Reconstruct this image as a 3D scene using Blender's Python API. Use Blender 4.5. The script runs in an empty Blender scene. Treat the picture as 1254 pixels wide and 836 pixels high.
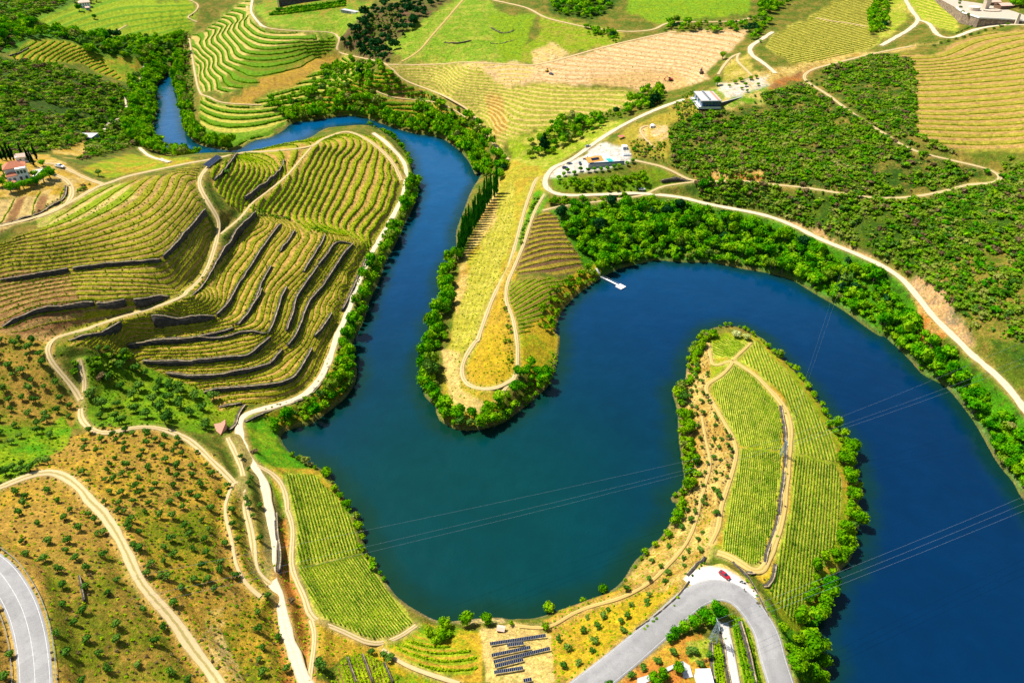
import bpy, math, random
import numpy as np
from mathutils import Vector, Matrix
random.seed(7); rng = np.random.default_rng(11)
R = math.radians
scene = bpy.context.scene
COL = scene.collection

# ------------------------------------------------------------------ camera model
F = 836.0; CX, CY = 627.0, 418.0; CAMH = 200.0; TH = R(36)
S_, C_ = math.sin(TH), math.cos(TH)
def ray(px, py):
    u = (np.asarray(px, float)-CX)/F; v = (np.asarray(py, float)-CY)/F
    return u, C_-v*S_, -(S_+v*C_)
def at_h(px, py, h):                      # world x,y of the pixel's ray at height h
    a, b, c = ray(px, py); t = (h-CAMH)/c
    return a*t, b*t
def project(x, y, z):
    x = np.asarray(x, float); y = np.asarray(y, float); dz = np.asarray(z, float)-CAMH
    d = y*C_-dz*S_; d = np.where(np.abs(d) < 1e-3, 1e-3, d)
    v = (-y*S_-dz*C_)/d
    return CX+F*x/d, CY+F*v, d
CROPS = {'T1':(0,0),'T2':(310,0),'T3':(620,0),'T4':(934,0),'T5':(0,200),'T6':(310,200),'T7':(620,200),'T8':(934,200),
         'B1':(0,410),'B2':(310,410),'B3':(620,410),'B4':(934,410),'B5':(0,616),'B6':(310,616),'B7':(620,616),'B8':(934,616),'P':(0,0)}
def trace(s):                             # "T1 10,20 30,40 B2 5,5" -> survey points
    out = []; o = (0, 0); k = 1.0
    for w in s.split():
        if w in CROPS: o = CROPS[w]; k = 1.0 if w == 'P' else 3.8
        else:
            a, b = w.split(','); out.append((o[0]+float(a)/k, o[1]+float(b)/k))
    return np.array(out)
def resample(p, step, smooth=True):
    p = np.asarray(p, float)
    if smooth and len(p) > 2:
        q = []
        e = np.vstack([2*p[0]-p[1], p, 2*p[-1]-p[-2]])
        for i in range(1, len(e)-2):
            a, b, c, d = e[i-1], e[i], e[i+1], e[i+2]
            n = max(2, int(np.linalg.norm(c-b)/step)+1)
            for t in np.arange(n)/n:
                q.append(.5*((2*b)+(c-a)*t+(2*a-5*b+4*c-d)*t*t+(3*b-a-3*c+d)*t**3))
        q.append(p[-1]); p = np.array(q)
    L = np.r_[0, np.cumsum(np.linalg.norm(np.diff(p, axis=0), axis=1))]
    n = max(2, int(L[-1]/step)+1); s = np.linspace(0, L[-1], n)
    return np.stack([np.interp(s, L, p[:, k]) for k in range(p.shape[1])], 1)
def inpoly(X, Y, P):
    ins = np.zeros(X.shape, bool); n = len(P); j = n-1
    for i in range(n):
        xi, yi = P[i]; xj, yj = P[j]
        if yi != yj:
            c = ((yi > Y) != (yj > Y)) & (X < (xj-xi)*(Y-yi)/(yj-yi)+xi)
            ins ^= c
        j = i
    return ins
def vnoise(shape_xy, scale, seed, octaves=3):
    X, Y = shape_xy; out = np.zeros(X.shape); amp = 1.; tot = 0.
    r = np.random.default_rng(seed)
    for o in range(octaves):
        T = r.random((256, 256)); x = X/scale*2**o; y = Y/scale*2**o
        xi = np.floor(x).astype(int); yi = np.floor(y).astype(int); fx = x-xi; fy = y-yi
        fx = fx*fx*(3-2*fx); fy = fy*fy*(3-2*fy); g = lambda a, b: T[a % 256, b % 256]
        out += amp*(g(xi, yi)*(1-fx)*(1-fy)+g(xi+1, yi)*fx*(1-fy)+g(xi, yi+1)*(1-fx)*fy+g(xi+1, yi+1)*fx*fy)
        tot += amp; amp *= .5
    return out/tot
def sstep(a, b, x): t = np.clip((x-a)/(b-a), 0, 1); return t*t*(3-2*t)

# ------------------------------------------------------------------ the river's outline (surveyed at water level)
WATER = trace("T1 810,318 780,332 745,380 716,420 738,500 715,560 705,620 760,680 850,712 930,725 1000,714 1100,712 1216,715 T2 130,690 270,640 330,600 420,588 "
 "540,583 600,610 680,670 730,740 745,830 T6 770,90 750,190 700,290 660,380 620,450 580,560 540,640 520,720 490,780 460,836 "
 "B2 470,100 480,200 430,290 330,370 260,420 200,430 130,460 140,510 200,570 290,610 350,650 400,720 440,790 470,836 B6 500,80 520,200 560,270 610,350 "
 "640,400 700,460 780,510 850,545 930,550 1130,530 1216,545 B7 160,530 240,500 330,480 420,440 500,400 550,350 600,270 700,180 740,130 790,50 800,0 "
 "B3 755,770 825,700 820,600 805,500 800,400 790,320 770,260 830,220 840,150 860,80 910,10 T7 930,780 990,760 1080,760 1160,800 1216,830 "
 "B4 40,70 110,130 180,200 240,280 310,390 350,440 410,520 425,600 450,700 455,760 B8 440,0 455,80 430,160 410,260 340,330 310,390 300,460 270,520 240,590 240,640 "
 "290,720 295,836 P 1014,900 1010,1000 990,1250 1700,1250 1560,960 1400,780 1320,690 B4 1216,770 1170,690 1090,590 1000,430 930,330 850,240 740,180 690,120 560,0 "
 "T8 540,800 480,760 370,680 250,610 130,540 0,505 T7 1100,490 950,460 850,460 760,455 700,450 560,480 500,500 430,540 330,610 250,700 228,800 B3 250,0 240,100 210,210 150,280 50,360 "
 "0,400 B2 1130,420 1050,440 950,440 860,390 850,330 800,290 780,180 780,100 840,30 T6 815,760 850,700 885,650 870,560 900,470 945,400 945,320 985,210 1020,120 1060,60 1045,10 "
 "T2 1040,830 1010,760 960,700 920,670 870,640 750,620 640,590 560,560 480,540 400,540 270,560 180,570 150,600 80,640 0,655 T1 1100,700 1000,690 920,670 870,620 860,560 835,470 815,400 828,330")

# ------------------------------------------------------------------ terrain grid (finer where it is nearer)
def axis(lo, hi, st, out_lo, out_hi):
    a = list(np.arange(lo, hi+st, st)); s = st; x = a[0]; pre = []
    while x > out_lo: s *= 1.18; x -= s; pre.append(x)
    s = st; x = a[-1]; post = []
    while x < out_hi: s *= 1.18; x += s; post.append(x)
    return np.array(pre[::-1]+a+post)
GST = 1.25
GU = axis(-14, 1268, GST, -1500, 2700); GV = axis(28, 985, GST, -178, 1500)
GV = GV[GV > -172]
U, V = np.meshgrid(GU, GV)                # rows: V
NV_, NU_ = U.shape
WX, WY = at_h(U, V, 0.0)
# control heights
ctrl = []
def cp(s):
    for w in s.split():
        a, b, h = w.split(','); ctrl.append((float(a), float(b), float(h)))
def guide(s, h, h2=None, step=22):
    p = resample(trace(s), step); n = len(p)
    for i, (a, b) in enumerate(p): ctrl.append((a, b, h if h2 is None else h+(h2-h)*i/(n-1)))
cp("0,836,52 60,836,49 0,760,50 60,760,46 130,836,42 200,836,36 270,836,29 340,836,24 390,836,18 450,836,14 520,836,10 600,836,10 680,836,14 740,800,14 560,790,6 640,780,7 "
   "0,700,47 100,700,41 180,700,34 260,700,26 330,700,15 370,700,9 420,700,5 0,620,38 80,600,35 150,600,31 220,600,24 290,600,16 330,620,11 360,600,7 400,620,3 "
   "0,540,33 60,540,28 120,540,26 180,540,22 240,540,16 300,540,9 340,540,5 0,480,31 50,480,27 100,490,21 150,465,19 200,485,15 250,510,12 290,515,8 0,430,36 40,420,34")
guide("P 0,276 60,255 100,232 130,220 170,212 210,203 250,196", 60, 50)
guide("P 0,305 66,299 132,282 184,260 208,234 218,213", 54)
guide("P 0,342 84,330 197,318 234,279 251,260", 46)
guide("P 5,399 45,380 116,372 205,362 229,358", 38.5)
guide("P 63,418 147,387 229,358 253,332 268,287", 35)
guide("P 82,414 153,404 190,397 263,387 290,347 320,305 344,274", 28.5)
guide("P 226,360 250,347 313,263", 32.)
guide("P 179,418 287,401 316,358 331,326 360,282", 25)
guide("P 158,423 274,413 326,410 344,358 376,326 397,287", 21.5)
guide("P 181,443 237,443 303,436 352,402 363,368 402,318 415,289", 18)
guide("P 208,456 237,460 310,452 344,426 363,418 378,368 431,299", 14.5)
guide("P 250,478 310,473 355,466 381,428 391,410 415,379 449,305", 10.5)
guide("P 290,515 350,490 385,475 405,430 420,380 450,320 480,265 497,230 495,190 470,165", 6)
guide("P 335,265 360,225 372,195 385,175", 27); guide("P 381,263 400,220 412,190 422,168", 19.5); guide("P 423,284 455,220 462,190 447,168", 12.5)
cp("300,265,36 275,188,44 305,195,35 345,180,29 390,172,20 430,158,13 480,260,7 25,210,61 60,200,60 0,245,61 100,195,48 150,200,38 200,195,40")
cp("0,100,48 0,150,50 60,120,38 60,170,42 120,100,22 120,150,20 150,130,10 150,170,10 0,60,47 60,60,38 0,20,52 0,0,56 60,20,45 110,40,32 150,50,26 180,70,17 150,20,36 150,0,42 220,20,32 215,45,20 250,0,42 100,80,22 190,80,8")
guide("P 229,47 245,68 259,105 274,113 320,116 360,106", 15); guide("P 237,37 263,66 290,97 320,100 370,88 410,72", 20.5)
guide("P 263,26 274,47 284,68 320,74 363,68 410,56", 27); guide("P 282,16 290,40 320,57 370,54", 33); guide("P 300,3 303,26 320,40 360,42 410,46", 38.5)
cp("345,8,48 400,10,50 430,30,46 400,90,18 360,130,8 310,140,7 262,140,6 480,80,36 560,120,26 600,165,17 520,130,11 450,110,20 440,130,7 560,160,6 "
   "470,30,50 500,60,43 560,60,45 560,0,60 620,0,64 620,40,54 620,80,43 560,90,39 640,110,35 620,150,24 640,180,18 660,190,15 680,150,25 720,160,25 760,130,32 820,110,38 700,100,40 800,80,47 "
   "880,70,53 900,50,58 700,60,49 800,40,57 700,30,57 800,0,68 700,0,66 900,0,72 625,210,14 650,230,15 600,260,5 640,290,13 600,340,6 620,400,10 590,400,5 700,300,10 680,360,8 640,420,9 600,460,7 560,460,3 "
   "570,500,3 620,480,6 640,460,6 725,195,25 760,180,29 800,160,35 800,190,28 670,215,19 665,235,18 780,236,18 720,238,18 740,215,23 850,225,22 "
   "840,240,17 900,255,17 960,275,17 1020,300,17 1080,325,17 1110,345,17 1150,390,16 1200,440,15 1254,500,14 850,215,25 900,222,28 1000,233,32 1060,242,35 1130,240,38 1200,228,43 1228,215,46 1210,205,48 "
   "1130,188,48 1050,150,49 1000,115,50 985,93,52 865,122,46 900,110,49 850,160,37 900,170,37 960,150,43 1000,190,39 920,130,45 1254,200,55 1254,150,62 1254,100,68 1254,50,75 1150,150,56 1150,100,60 "
   "1100,70,61 1050,60,60 1200,30,72 1150,40,67 1100,20,67 1050,20,67 1000,50,61 980,80,56 950,30,63 930,85,55 1000,0,72 1254,0,83 1254,450,21 1254,400,28 1254,350,35 1254,300,41 1254,250,48 1180,350,27 "
   "1180,300,34 1100,280,29 1000,260,24 890,420,3 870,450,5 920,450,8 900,520,8 940,520,10 958,560,9 985,560,8 1020,560,4 900,600,9 940,640,10 870,620,5 850,650,4 885,700,12 900,740,13 960,700,9 "
   "980,740,7 940,800,13 960,836,13 980,800,6 880,800,15 830,770,15 800,700,4 760,740,8 790,780,13 720,770,7 850,836,17 0,950,56 200,950,46 400,950,22 600,950,14 800,950,18 950,950,14 "
   "-160,836,60 -160,600,47 -160,400,47 -160,276,62 -160,150,55 -160,0,62 1420,450,34 1420,300,60 1420,100,88 1420,0,92 0,-60,75 300,-60,68 600,-60,80 900,-60,92 1254,-60,104 -160,-60,80 1420,-60,110")
sh = resample(np.vstack([WATER, WATER[:1]]), 16, False)
for a, b in sh:
    if -60 < a < 1340 and b < 1000: ctrl.append((a, b, .6))
ctrl = np.array(ctrl)
cxw, cyw = at_h(ctrl[:, 0], ctrl[:, 1], ctrl[:, 2])
K = 100.
def tps_k(r2): return np.where(r2 > 1e-9, .5*r2*np.log(r2+1e-12), 0.)
P = np.stack([cxw/K, cyw/K], 1); n = len(P)
A = tps_k(((P[:, None]-P[None])**2).sum(2))+np.eye(n)*.002
M = np.zeros((n+3, n+3)); M[:n, :n] = A; M[:n, n] = 1; M[:n, n+1:] = P; M[n, :n] = 1; M[n+1:, :n] = P.T
sol = np.linalg.solve(M, np.r_[ctrl[:, 2], 0, 0, 0])
def tps(x, y):
    q = np.stack([x.ravel()/K, y.ravel()/K], 1); out = np.empty(len(q))
    for i in range(0, len(q), 20000):
        c = q[i:i+20000]; r2 = ((c[:, None]-P[None])**2).sum(2)
        out[i:i+20000] = tps_k(r2)@sol[:n]+sol[n]+c@sol[n+1:]
    return out.reshape(x.shape)
def ilerp(G, st, idx_u, idx_v): pass
# coarse evaluation then bilinear
cu = np.unique(np.r_[np.arange(0, NU_, 5), NU_-1]); cv = np.unique(np.r_[np.arange(0, NV_, 5), NV_-1])
Hc = tps(WX[np.ix_(cv, cu)], WY[np.ix_(cv, cu)])
far = np.hypot(WX, WY)
T1_ = np.empty((len(cv), NU_))
for i in range(len(cv)): T1_[i] = np.interp(GU, GU[cu], Hc[i])
H0 = np.empty((NV_, NU_))
for j in range(NU_): H0[:, j] = np.interp(GV, GV[cv], T1_[:, j])
H0 = np.clip(H0, -5, 130)
# shore
def seg_window(pu, pv, mu, mv):
    i0 = np.searchsorted(GV, pv.min()-mv); i1 = np.searchsorted(GV, pv.max()+mv); j0 = np.searchsorted(GU, pu.min()-mu); j1 = np.searchsorted(GU, pu.max()+mu)
    return slice(max(0, i0), i1), slice(max(0, j0), j1)
def dist_field(poly, maxd, closed=False, D=None, VAL=None, vals=None, SGN=None):
    """distance of every grid vertex to a world polyline (only within maxd)."""
    if D is None: D = np.full((NV_, NU_), 1e6)
    for i in range(len(poly)-1):
        a, b = poly[i], poly[i+1]
        xs = np.array([min(a[0], b[0])-maxd, max(a[0], b[0])+maxd]); ys = np.array([max(30, min(a[1], b[1])-maxd), max(a[1], b[1])+maxd])
        g = np.array([(x, y) for x in xs for y in ys]); pu, pv, _ = project(g[:, 0], g[:, 1], 0*g[:, 0])
        sv, su = seg_window(pu, pv, 2, 2)
        x = WX[sv, su]; y = WY[sv, su]
        if x.size == 0: continue
        d = b-a; L = (d**2).sum()+1e-9; t = np.clip(((x-a[0])*d[0]+(y-a[1])*d[1])/L, 0, 1)
        dd = np.hypot(x-a[0]-t*d[0], y-a[1]-t*d[1]); cur = D[sv, su]; m = dd < cur
        cur[m] = dd[m]
        if VAL is not None:
            vv = vals[i]+(vals[i+1]-vals[i])*t; VAL[sv, su][m] = vv[m]
        if SGN is not None:
            sg = np.sign(d[0]*(y-a[1])-d[1]*(x-a[0])); SGN[sv, su][m] = sg[m]
    return D
wpoly = resample(np.vstack([WATER, WATER[:1]]), 9)
wx, wy = at_h(wpoly[:, 0], wpoly[:, 1], 0.)
WSH = np.stack([wx, wy], 1)
INW = inpoly(U, V, wpoly)
SD = dist_field(WSH, 26)
SD = np.minimum(SD, 26.)
HS = np.where(INW, -np.minimum(.25*SD+.15, 5), np.clip(H0, np.minimum(.12+.30*SD, 2.2), .35+1.1*SD if False else 200))
HS = np.where(~INW & (SD < 25.9), np.minimum(HS, .3+1.3*SD), HS)
PX, PY, _d = project(WX, WY, HS)

def samp(G, x, y):                        # bilinear lookup of a grid field at world x, y
    u, v, _ = project(x, y, np.zeros_like(np.asarray(x, float)))
    fu = np.interp(u, GU, np.arange(NU_)); fv = np.interp(v, GV, np.arange(NV_))
    i = np.clip(fv.astype(int), 0, NV_-2); j = np.clip(fu.astype(int), 0, NU_-2); a = fv-i; b = fu-j
    return G[i, j]*(1-a)*(1-b)+G[i+1, j]*a*(1-b)+G[i, j+1]*(1-a)*b+G[i+1, j+1]*a*b
def ground(px, py, G=None):               # photo survey point -> world x, y on the terrain
    G = HS if G is None else G
    px = np.atleast_1d(np.asarray(px, float)); py = np.atleast_1d(np.asarray(py, float))
    a, b, c = ray(px, py); c = np.minimum(c, -.02)
    ts = 60*1.012**np.arange(260)
    t = np.full(px.shape, ts[-1]); done = np.zeros(px.shape, bool); prev = np.full(px.shape, ts[0])
    for q in ts[1:]:
        z = CAMH+c*q; hit = (~done) & (z < samp(G, a*q, b*q))
        t[hit] = q; done |= hit; prev = np.where(done, prev, q)
        if done.all(): break
    lo = prev.copy(); hi = t.copy()
    for _ in range(14):
        m = (lo+hi)/2; below = CAMH+c*m < samp(G, a*m, b*m)
        hi = np.where(below, m, hi); lo = np.where(below, lo, m)
    return a*hi, b*hi
def gpath(s, step_px=5, smooth=True):
    p = resample(trace(s) if isinstance(s, str) else s, step_px, smooth)
    x, y = ground(p[:, 0], p[:, 1]); return np.stack([x, y], 1)
# ------------------------------------------------------------------ roads and tracks
ROADS = [  # name, kind, width, trace
 ('asphalt_road','asphalt',6.3,"P -70,640 B5 -90,250 0,322 50,390 100,480 138,600 158,720 165,836 P 44,900 44,990"),
 ('asphalt_road','asphalt',7.2,"P 640,930 672,880 B7 290,920 400,836 540,725 660,625 780,515 870,440 960,402 1040,408 1110,455 1170,535 1216,620 B8 40,700 85,836 P 968,880 990,960"),
 ('gravel_road','gravel',3.9,"P 392,870 B6 300,900 240,836 200,720 155,600 125,450 90,370 78,300 92,200 84,80 68,0 B2 60,720 0,600 B1 1150,570 1112,450 1122,390 1160,362 1216,345 B2 90,335 200,300 260,265 320,190 360,100 385,20 T6 390,800 430,720 470,600 540,440 610,320 680,190 705,120 712,30 T2 690,740 620,665 560,620"),
 ('gravel_track','rutted',4.6,"P -60,612 B1 -20,720 80,675 200,642 280,650 370,710 440,800 B5 450,10 530,120 590,230 650,360 740,470 820,560 900,680 1000,810 P 285,870 310,920"),
 ('dirt_track','rutted',3.0,"T5 970,15 935,60 930,110 980,200 1020,270 1010,350 960,500 870,600 740,665 560,715 420,765 330,795 B1 300,0 225,40 230,110 320,220 380,310 372,370 400,420 460,452 540,450 620,432 700,430 760,440 880,490 990,590 1090,690 1135,760 B5 1140,20 1165,120 1178,200 1180,290 1216,345 B6 40,345 80,375"),
 ('dirt_track','rutted',2.6,"B1 378,310 400,240 380,160 370,120"),
 ('dirt_track','rutted',2.4,"B1 1135,740 1130,640 1090,540 1060,480"),
 ('dirt_track','rutted',3.6,"P -60,290 T5 0,292 100,270 200,240 330,180 450,112 530,85 600,60 880,0 T1 970,745 1040,730 1140,712 T2 130,700 270,682 320,650 420,615 480,625 560,670 640,745 690,830"),
 ('dirt_track','rutted',3.0,"T5 480,98 400,70 330,35 250,0 T1 210,762"),
 ('dirt_track','rutted',3.4,"T5 170,255 250,225 310,190 338,130 310,80 240,48 180,20"),
 ('footpath','dirt',1.6,"T2 270,690 215,750 150,825 T6 30,160 0,180 T5 1130,240 1030,345"),
 ('dirt_track','rutted',2.2,"B2 20,615 80,645 130,690 155,760 160,836 B6 150,10 180,90 185,150 180,300 240,440 268,530 330,560 400,590 480,625 550,655 640,640 700,610 760,575"),
 ('dirt_track','rutted',1.8,"B6 267,535 285,600 280,700 265,830"),
 ('footpath','dirt',1.2,"B5 1216,440 1150,380 1100,290 1080,180 1055,80 1045,0 B1 1060,760 1075,700 1110,690"),
 ('dirt_track','rutted',2.8,"T3 180,848 T7 150,60 120,120 85,220 45,370 10,490 T6 1170,520 1110,640 1040,836 B2 1050,10 990,100 970,170 990,225 1050,250 1130,248 1216,205"),
 ('dirt_track','rutted',2.3,"T7 180,140 130,230 80,380 30,500 5,560 0,640 30,720 50,830 B3 52,100 45,190 5,235 B2 1130,310"),
 ('gravel_road','gravel',4.8,"T3 830,462 700,510 560,575 450,640 300,745 T7 225,18 188,60 182,105 220,138 290,150 450,146 600,140 780,155 860,170 950,193 T8 0,240 140,290 260,350 430,420 560,480 650,540 720,620 800,720 920,836 B4 980,100 1100,200 1216,340 P 1290,552 1340,620"),
 ('dirt_track','rutted',2.8,"T7 170,222 240,202 350,188 500,170 640,155"),
 ('dirt_track','rutted',3.6,"T3 590,745 700,770 T7 720,14 800,50 850,78 940,86 1100,82 T8 0,95 200,115 420,150 560,163 700,157 850,130 960,100 1060,95 1110,72 1095,50 1030,22 T4 900,752 700,700 560,620 420,530 300,440 210,385 192,355 230,325 320,300 430,272 520,250 700,215"),
 ('dirt_track','rutted',2.6,"T7 660,135 720,108 800,98 900,88"),
 ('gravel_road','dirt',4.4,"T3 -60,2 T3 0,15 100,40 180,82 280,108 400,132 560,148 680,140 740,112 800,104 900,104 1080,99 1130,85"),
 ('dirt_track','dirt',3.2,"T2 -30,30 0,95 60,130 200,145 340,150 395,165 400,200 390,240 480,265 620,300 700,372 850,430 950,480 1010,520 1060,590 1130,680 1190,745"),
 ('dirt_track','dirt',3.4,"T2 620,300 760,303 900,298 980,290 T3 0,300 130,303 260,275 400,235 560,195 720,160 790,148"),
 ('gravel_road','gravel',5.4,"T4 655,-20 670,10 700,60 725,95 680,140 620,175 550,215"),
 ('gravel_road','gravel',5.5,"T4 725,95 775,112 815,165 880,178 960,150 1010,135 1100,120 1216,118 P 1300,40"),
 ('gravel_road','gravel',5.2,"T3 1240,150 1180,190 1135,220 1140,255 1190,290 1240,330 T4 60,345 "),
 ('dirt_track','dirt',3.0,"T3 985,350 1010,310 1050,265 1100,245 T3 1080,250 1075,285 1110,320 1145,355"),
 ('dirt_track','faint',2.6,"B3 940,40 950,100 965,150 1010,130 1060,120 1000,190 925,240 960,310 1010,400 1060,490 1070,560 1045,660 1000,800 B7 985,120 940,210 930,260"),
 ('dirt_track','faint',1.8,"B3 1055,120 1090,85 1140,40"),
 ('dirt_track','faint',4.2,"B3 1060,122 1130,165 1190,215 B4 10,235 60,285 110,360 128,450 120,560 108,700 92,836 B8 78,120 30,250 0,310 B7 1180,330 1120,300 1050,250 980,235"),
 ('footpath','faint',1.5,"B3 910,380 930,500 950,590 930,680 900,790 B7 880,90 830,200 740,300 680,360 600,410 500,450 400,480 300,520 200,575 60,575"),
 ('footpath','faint',3.0,"T2 690,290 770,240 830,170 900,90 985,-10"),
 ('dirt_track','dirt',2.4,"T1 880,180 925,420 970,450 1040,480 1216,490"),
 ('dirt_track','dirt',2.6,"T1 880,0 925,25 905,60 870,82 920,105"),
 ('dirt_track','dirt',2.2,"T1 520,160 590,118"),
 ('gravel_road','gravel',3.0,"T1 680,290 660,340 655,380 665,420"),
 ('gravel_road','gravel',2.8,"T1 585,450 590,500 575,540 490,585 490,620"),
 ('gravel_road','gravel',3.0,"T1 650,690 700,730 790,755"),
 ('dirt_track','dirt',2.4,"T4 250,85 320,100 400,110 480,125"),
 ('gravel_road','gravel',3.4,"T1 1175,0 1170,60 1216,120 T2 60,130"),
 ('gravel_apron','apron',8.5,"B7 872,400 905,368 960,345 1030,360 1085,405 1125,455"),
 ('concrete_lane','concrete',2.2,"B7 1010,560 1030,640 1050,740 1070,850"),
 ('footpath','dirt',1.3,"B6 600,675 700,745 830,800 960,840"),
 ('dirt_track','dirt',1.8,"T2 560,420 650,455 780,468 860,480 930,510 990,550"),
 ('footpath','dirt',1.6,"T3 690,690 640,640 620,600 660,585"),
]
ROADD = np.full((NV_, NU_), 1e6)           # distance beyond the road's edge
HT = HS.copy()
road_w = []
for nm, kind, w, s in ROADS:
    p = gpath(s, 5); w = w*(.42 if kind == 'faint' else .56 if kind in ('rutted', 'dirt') else .72 if kind == 'gravel' else 1.)
    p = resample(p, 1.6, False)
    if len(p) > 8:                          # take the wobble out of the line
        k = np.ones(5)/5; q = p.copy()
        for c in (0, 1): q[2:-2, c] = np.convolve(p[:, c], k, 'valid')
        p = q
    z = samp(HS, p[:, 0], p[:, 1])
    z = np.maximum(z, .8)
    kz = 9
    if len(z) > kz+2: z = np.convolve(np.pad(z, kz//2, 'edge'), np.ones(kz)/kz, 'valid')
    road_w.append((nm, kind, w, p, z))
# junctions: an end that meets an earlier road takes that road's level
for i, (nm, kind, w, p, z) in enumerate(road_w):
    for end in (0, -1):
        for j in range(len(road_w)):
            if j == i: continue
            q = road_w[j][3]; d = np.hypot(*(q-p[end]).T); k = d.argmin()
            if d[k] < road_w[j][2]*.7+1.5:
                dz = road_w[j][4][k]-z[end]; s = np.arange(len(z))*1.6
                if end == -1: s = s[::-1]
                z += dz*np.clip(1-s/18, 0, 1); break
zk = []
for nm, kind, w, p, z in road_w:
    if kind == 'apron': q = road_w[1]; z = np.array([q[4][np.hypot(*(q[3]-c).T).argmin()] for c in p])
    zk.append((nm, kind, w, p, z))
road_w = zk
for nm, kind, w, p, z in sorted(road_w, key=lambda r: {'apron': 0, 'asphalt': 2}.get(r[1], 1)):
    D = np.full((NV_, NU_), 1e6); Z = np.zeros((NV_, NU_))
    pp = resample(np.column_stack([p, z]), 5, False)
    dist_field(pp[:, :2], w/2+6, D=D, VAL=Z, vals=pp[:, 2])
    m = D < w/2+6
    t = 1-sstep(w/2+.9, w/2+5, D[m])
    HT[m] = HT[m]*(1-t)+Z[m]*t
    ROADD[m] = np.minimum(ROADD[m], D[m]-w/2)
HB = HT.copy()                              # smooth land with the roads cut in

# ------------------------------------------------------------------ terraced ground
PHASE = np.zeros((NV_, NU_)); TERR = np.zeros((NV_, NU_)); 
def hexc(r, g, b, k=1.55):
    f = lambda c: ((c/255+.055)/1.055)**2.4 if c > 10 else c/255/12.92
    return np.array([min(f(r)/k, .8), min(f(g)/k, .8), min(f(b)/k, .8)])
JX = (vnoise((WX, WY), 9, 1)-.5)+(vnoise((WX, WY), 45, 31)-.5)*.8; JY = (vnoise((WX, WY), 9, 2)-.5)+(vnoise((WX, WY), 45, 32)-.5)*.8; BIG = vnoise((WX, WY), 60, 3)
def pmask(s, jit=5, grow=None):
    P = resample(trace(s) if isinstance(s, str) else s, 30, False)
    P = np.asarray(trace(s) if isinstance(s, str) else s)
    x0, y0 = P.min(0)-8; x1, y1 = P.max(0)+8
    idx = np.nonzero(((PX > x0) & (PX < x1) & (PY > y0) & (PY < y1) & ~INW).ravel())[0]
    X = PX.ravel()[idx]+JX.ravel()[idx]*jit; Y = PY.ravel()[idx]+JY.ravel()[idx]*jit
    return idx[inpoly(X, Y, P)]
LEFT_HILL = "P -14,300 60,272 110,236 150,222 200,212 250,198 256,235 275,285 258,335 232,362 312,264 338,262 380,285 425,284 447,298 436,330 418,380 402,425 384,470 350,488 300,498 270,505 250,482 205,462 160,440 140,432 100,425 62,424 -14,404"
LH_A = "P -14,300 60,272 110,236 150,222 200,212 246,199 240,228 262,285 246,332 225,358 147,384 66,414 -14,404"
LH_B = "P 66,424 150,392 232,362 312,264 338,262 380,285 425,284 449,300 436,330 418,380 402,425 384,470 350,486 300,496 270,503 250,480 205,462 160,440 140,432 100,425"
LH_C = "P 258,205 300,188 345,176 385,170 420,162 470,166 492,196 492,228 474,268 452,302 427,286 380,284 338,262 312,264 280,250 262,225"
HOUSE_F = "P -14,285 -14,250 40,236 80,226 90,240 62,262"
R2_A = "T1 870,180 940,140 1000,100 1070,50 1130,0 T2 0,0 10,110 60,140 200,150 380,170 390,235 200,330 0,400 T1 1060,440 930,420"
R2_B = "T1 940,440 1040,480 1216,490 T2 0,470 200,380 350,300 400,270 480,280 560,340 420,420 200,500 150,570 80,630 0,650 T1 1100,690 1000,680 920,640 930,520"
R3_A = "T2 400,420 560,340 620,310 700,380 850,440 950,490 1050,600 1110,700 1000,690 900,640 850,600 640,560 480,530 250,540 150,560 200,480"
R4_A = "T2 620,310 900,300 1140,310 1216,420 T3 0,400 200,400 600,430 640,470 450,530 280,580 180,640 130,600 20,650 T2 1160,690 1060,560 950,460 820,410 700,350"
SAND = "T3 0,290 120,305 280,270 560,200 740,155 900,145 1130,135 1090,200 990,270 930,330 940,370 850,400 720,430 600,420 500,400 250,400 0,390 T2 1130,380 1050,310 930,300"
T4_R = "T4 640,240 800,260 900,190 1020,160 1216,140 P 1268,40 1268,195 T4 1216,710 1100,700 960,710 800,680 720,640 690,560 700,440 700,340 650,280"
T4_T = "T4 20,210 60,150 220,80 330,0 520,0 510,120 500,180 560,180 500,225 400,260 260,290 140,300 60,250"
T1_S = "T1 40,260 120,200 200,190 300,190 400,230 480,290 600,390 560,380 480,350 380,300 240,290 120,280"
T1_T = "T1 120,95 300,30 470,0 880,0 930,60 900,110 900,150 800,170 700,190 500,160 200,130"
MP_D = "T7 205,222 245,260 270,320 310,370 345,430 372,478 300,518 50,520 40,490 80,390 130,260 160,225"
MP_E = "T7 10,545 290,530 260,590 180,700 110,790 60,830 45,720 10,640"
MP_W = "T6 1216,60 1216,350 1150,500 1100,640 1050,800 1020,836 B2 990,90 960,170 900,180 900,60 T6 930,836 930,700 1000,520 1060,400 1130,180"
RP_1 = "B3 955,28 1040,18 1130,35 1060,108 958,98"
RP_2 = "P 918,425 B4 -60,22 0,62 60,130 130,200 200,290 262,390 310,450 345,530 352,600 368,760 B8 372,0 345,170 290,280 215,420 165,560 135,550 25,420 62,260 105,110 118,0 B4 130,700 135,560 145,450 125,350 70,260 20,215 B3 1160,160 1080,110 1150,50"
RP_2A = "P 918,425 B4 -60,22 0,62 60,130 130,200 200,290 262,390 310,450 345,530 350,590 250,570 140,540 145,450 125,350 70,260 20,215 B3 1160,160 1080,110 1150,50"
RP_2B = "B4 138,555 250,585 350,605 368,760 B8 372,0 345,170 290,280 215,420 165,560 135,550 25,420 62,260 105,110 118,0 B4 130,700"
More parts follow.
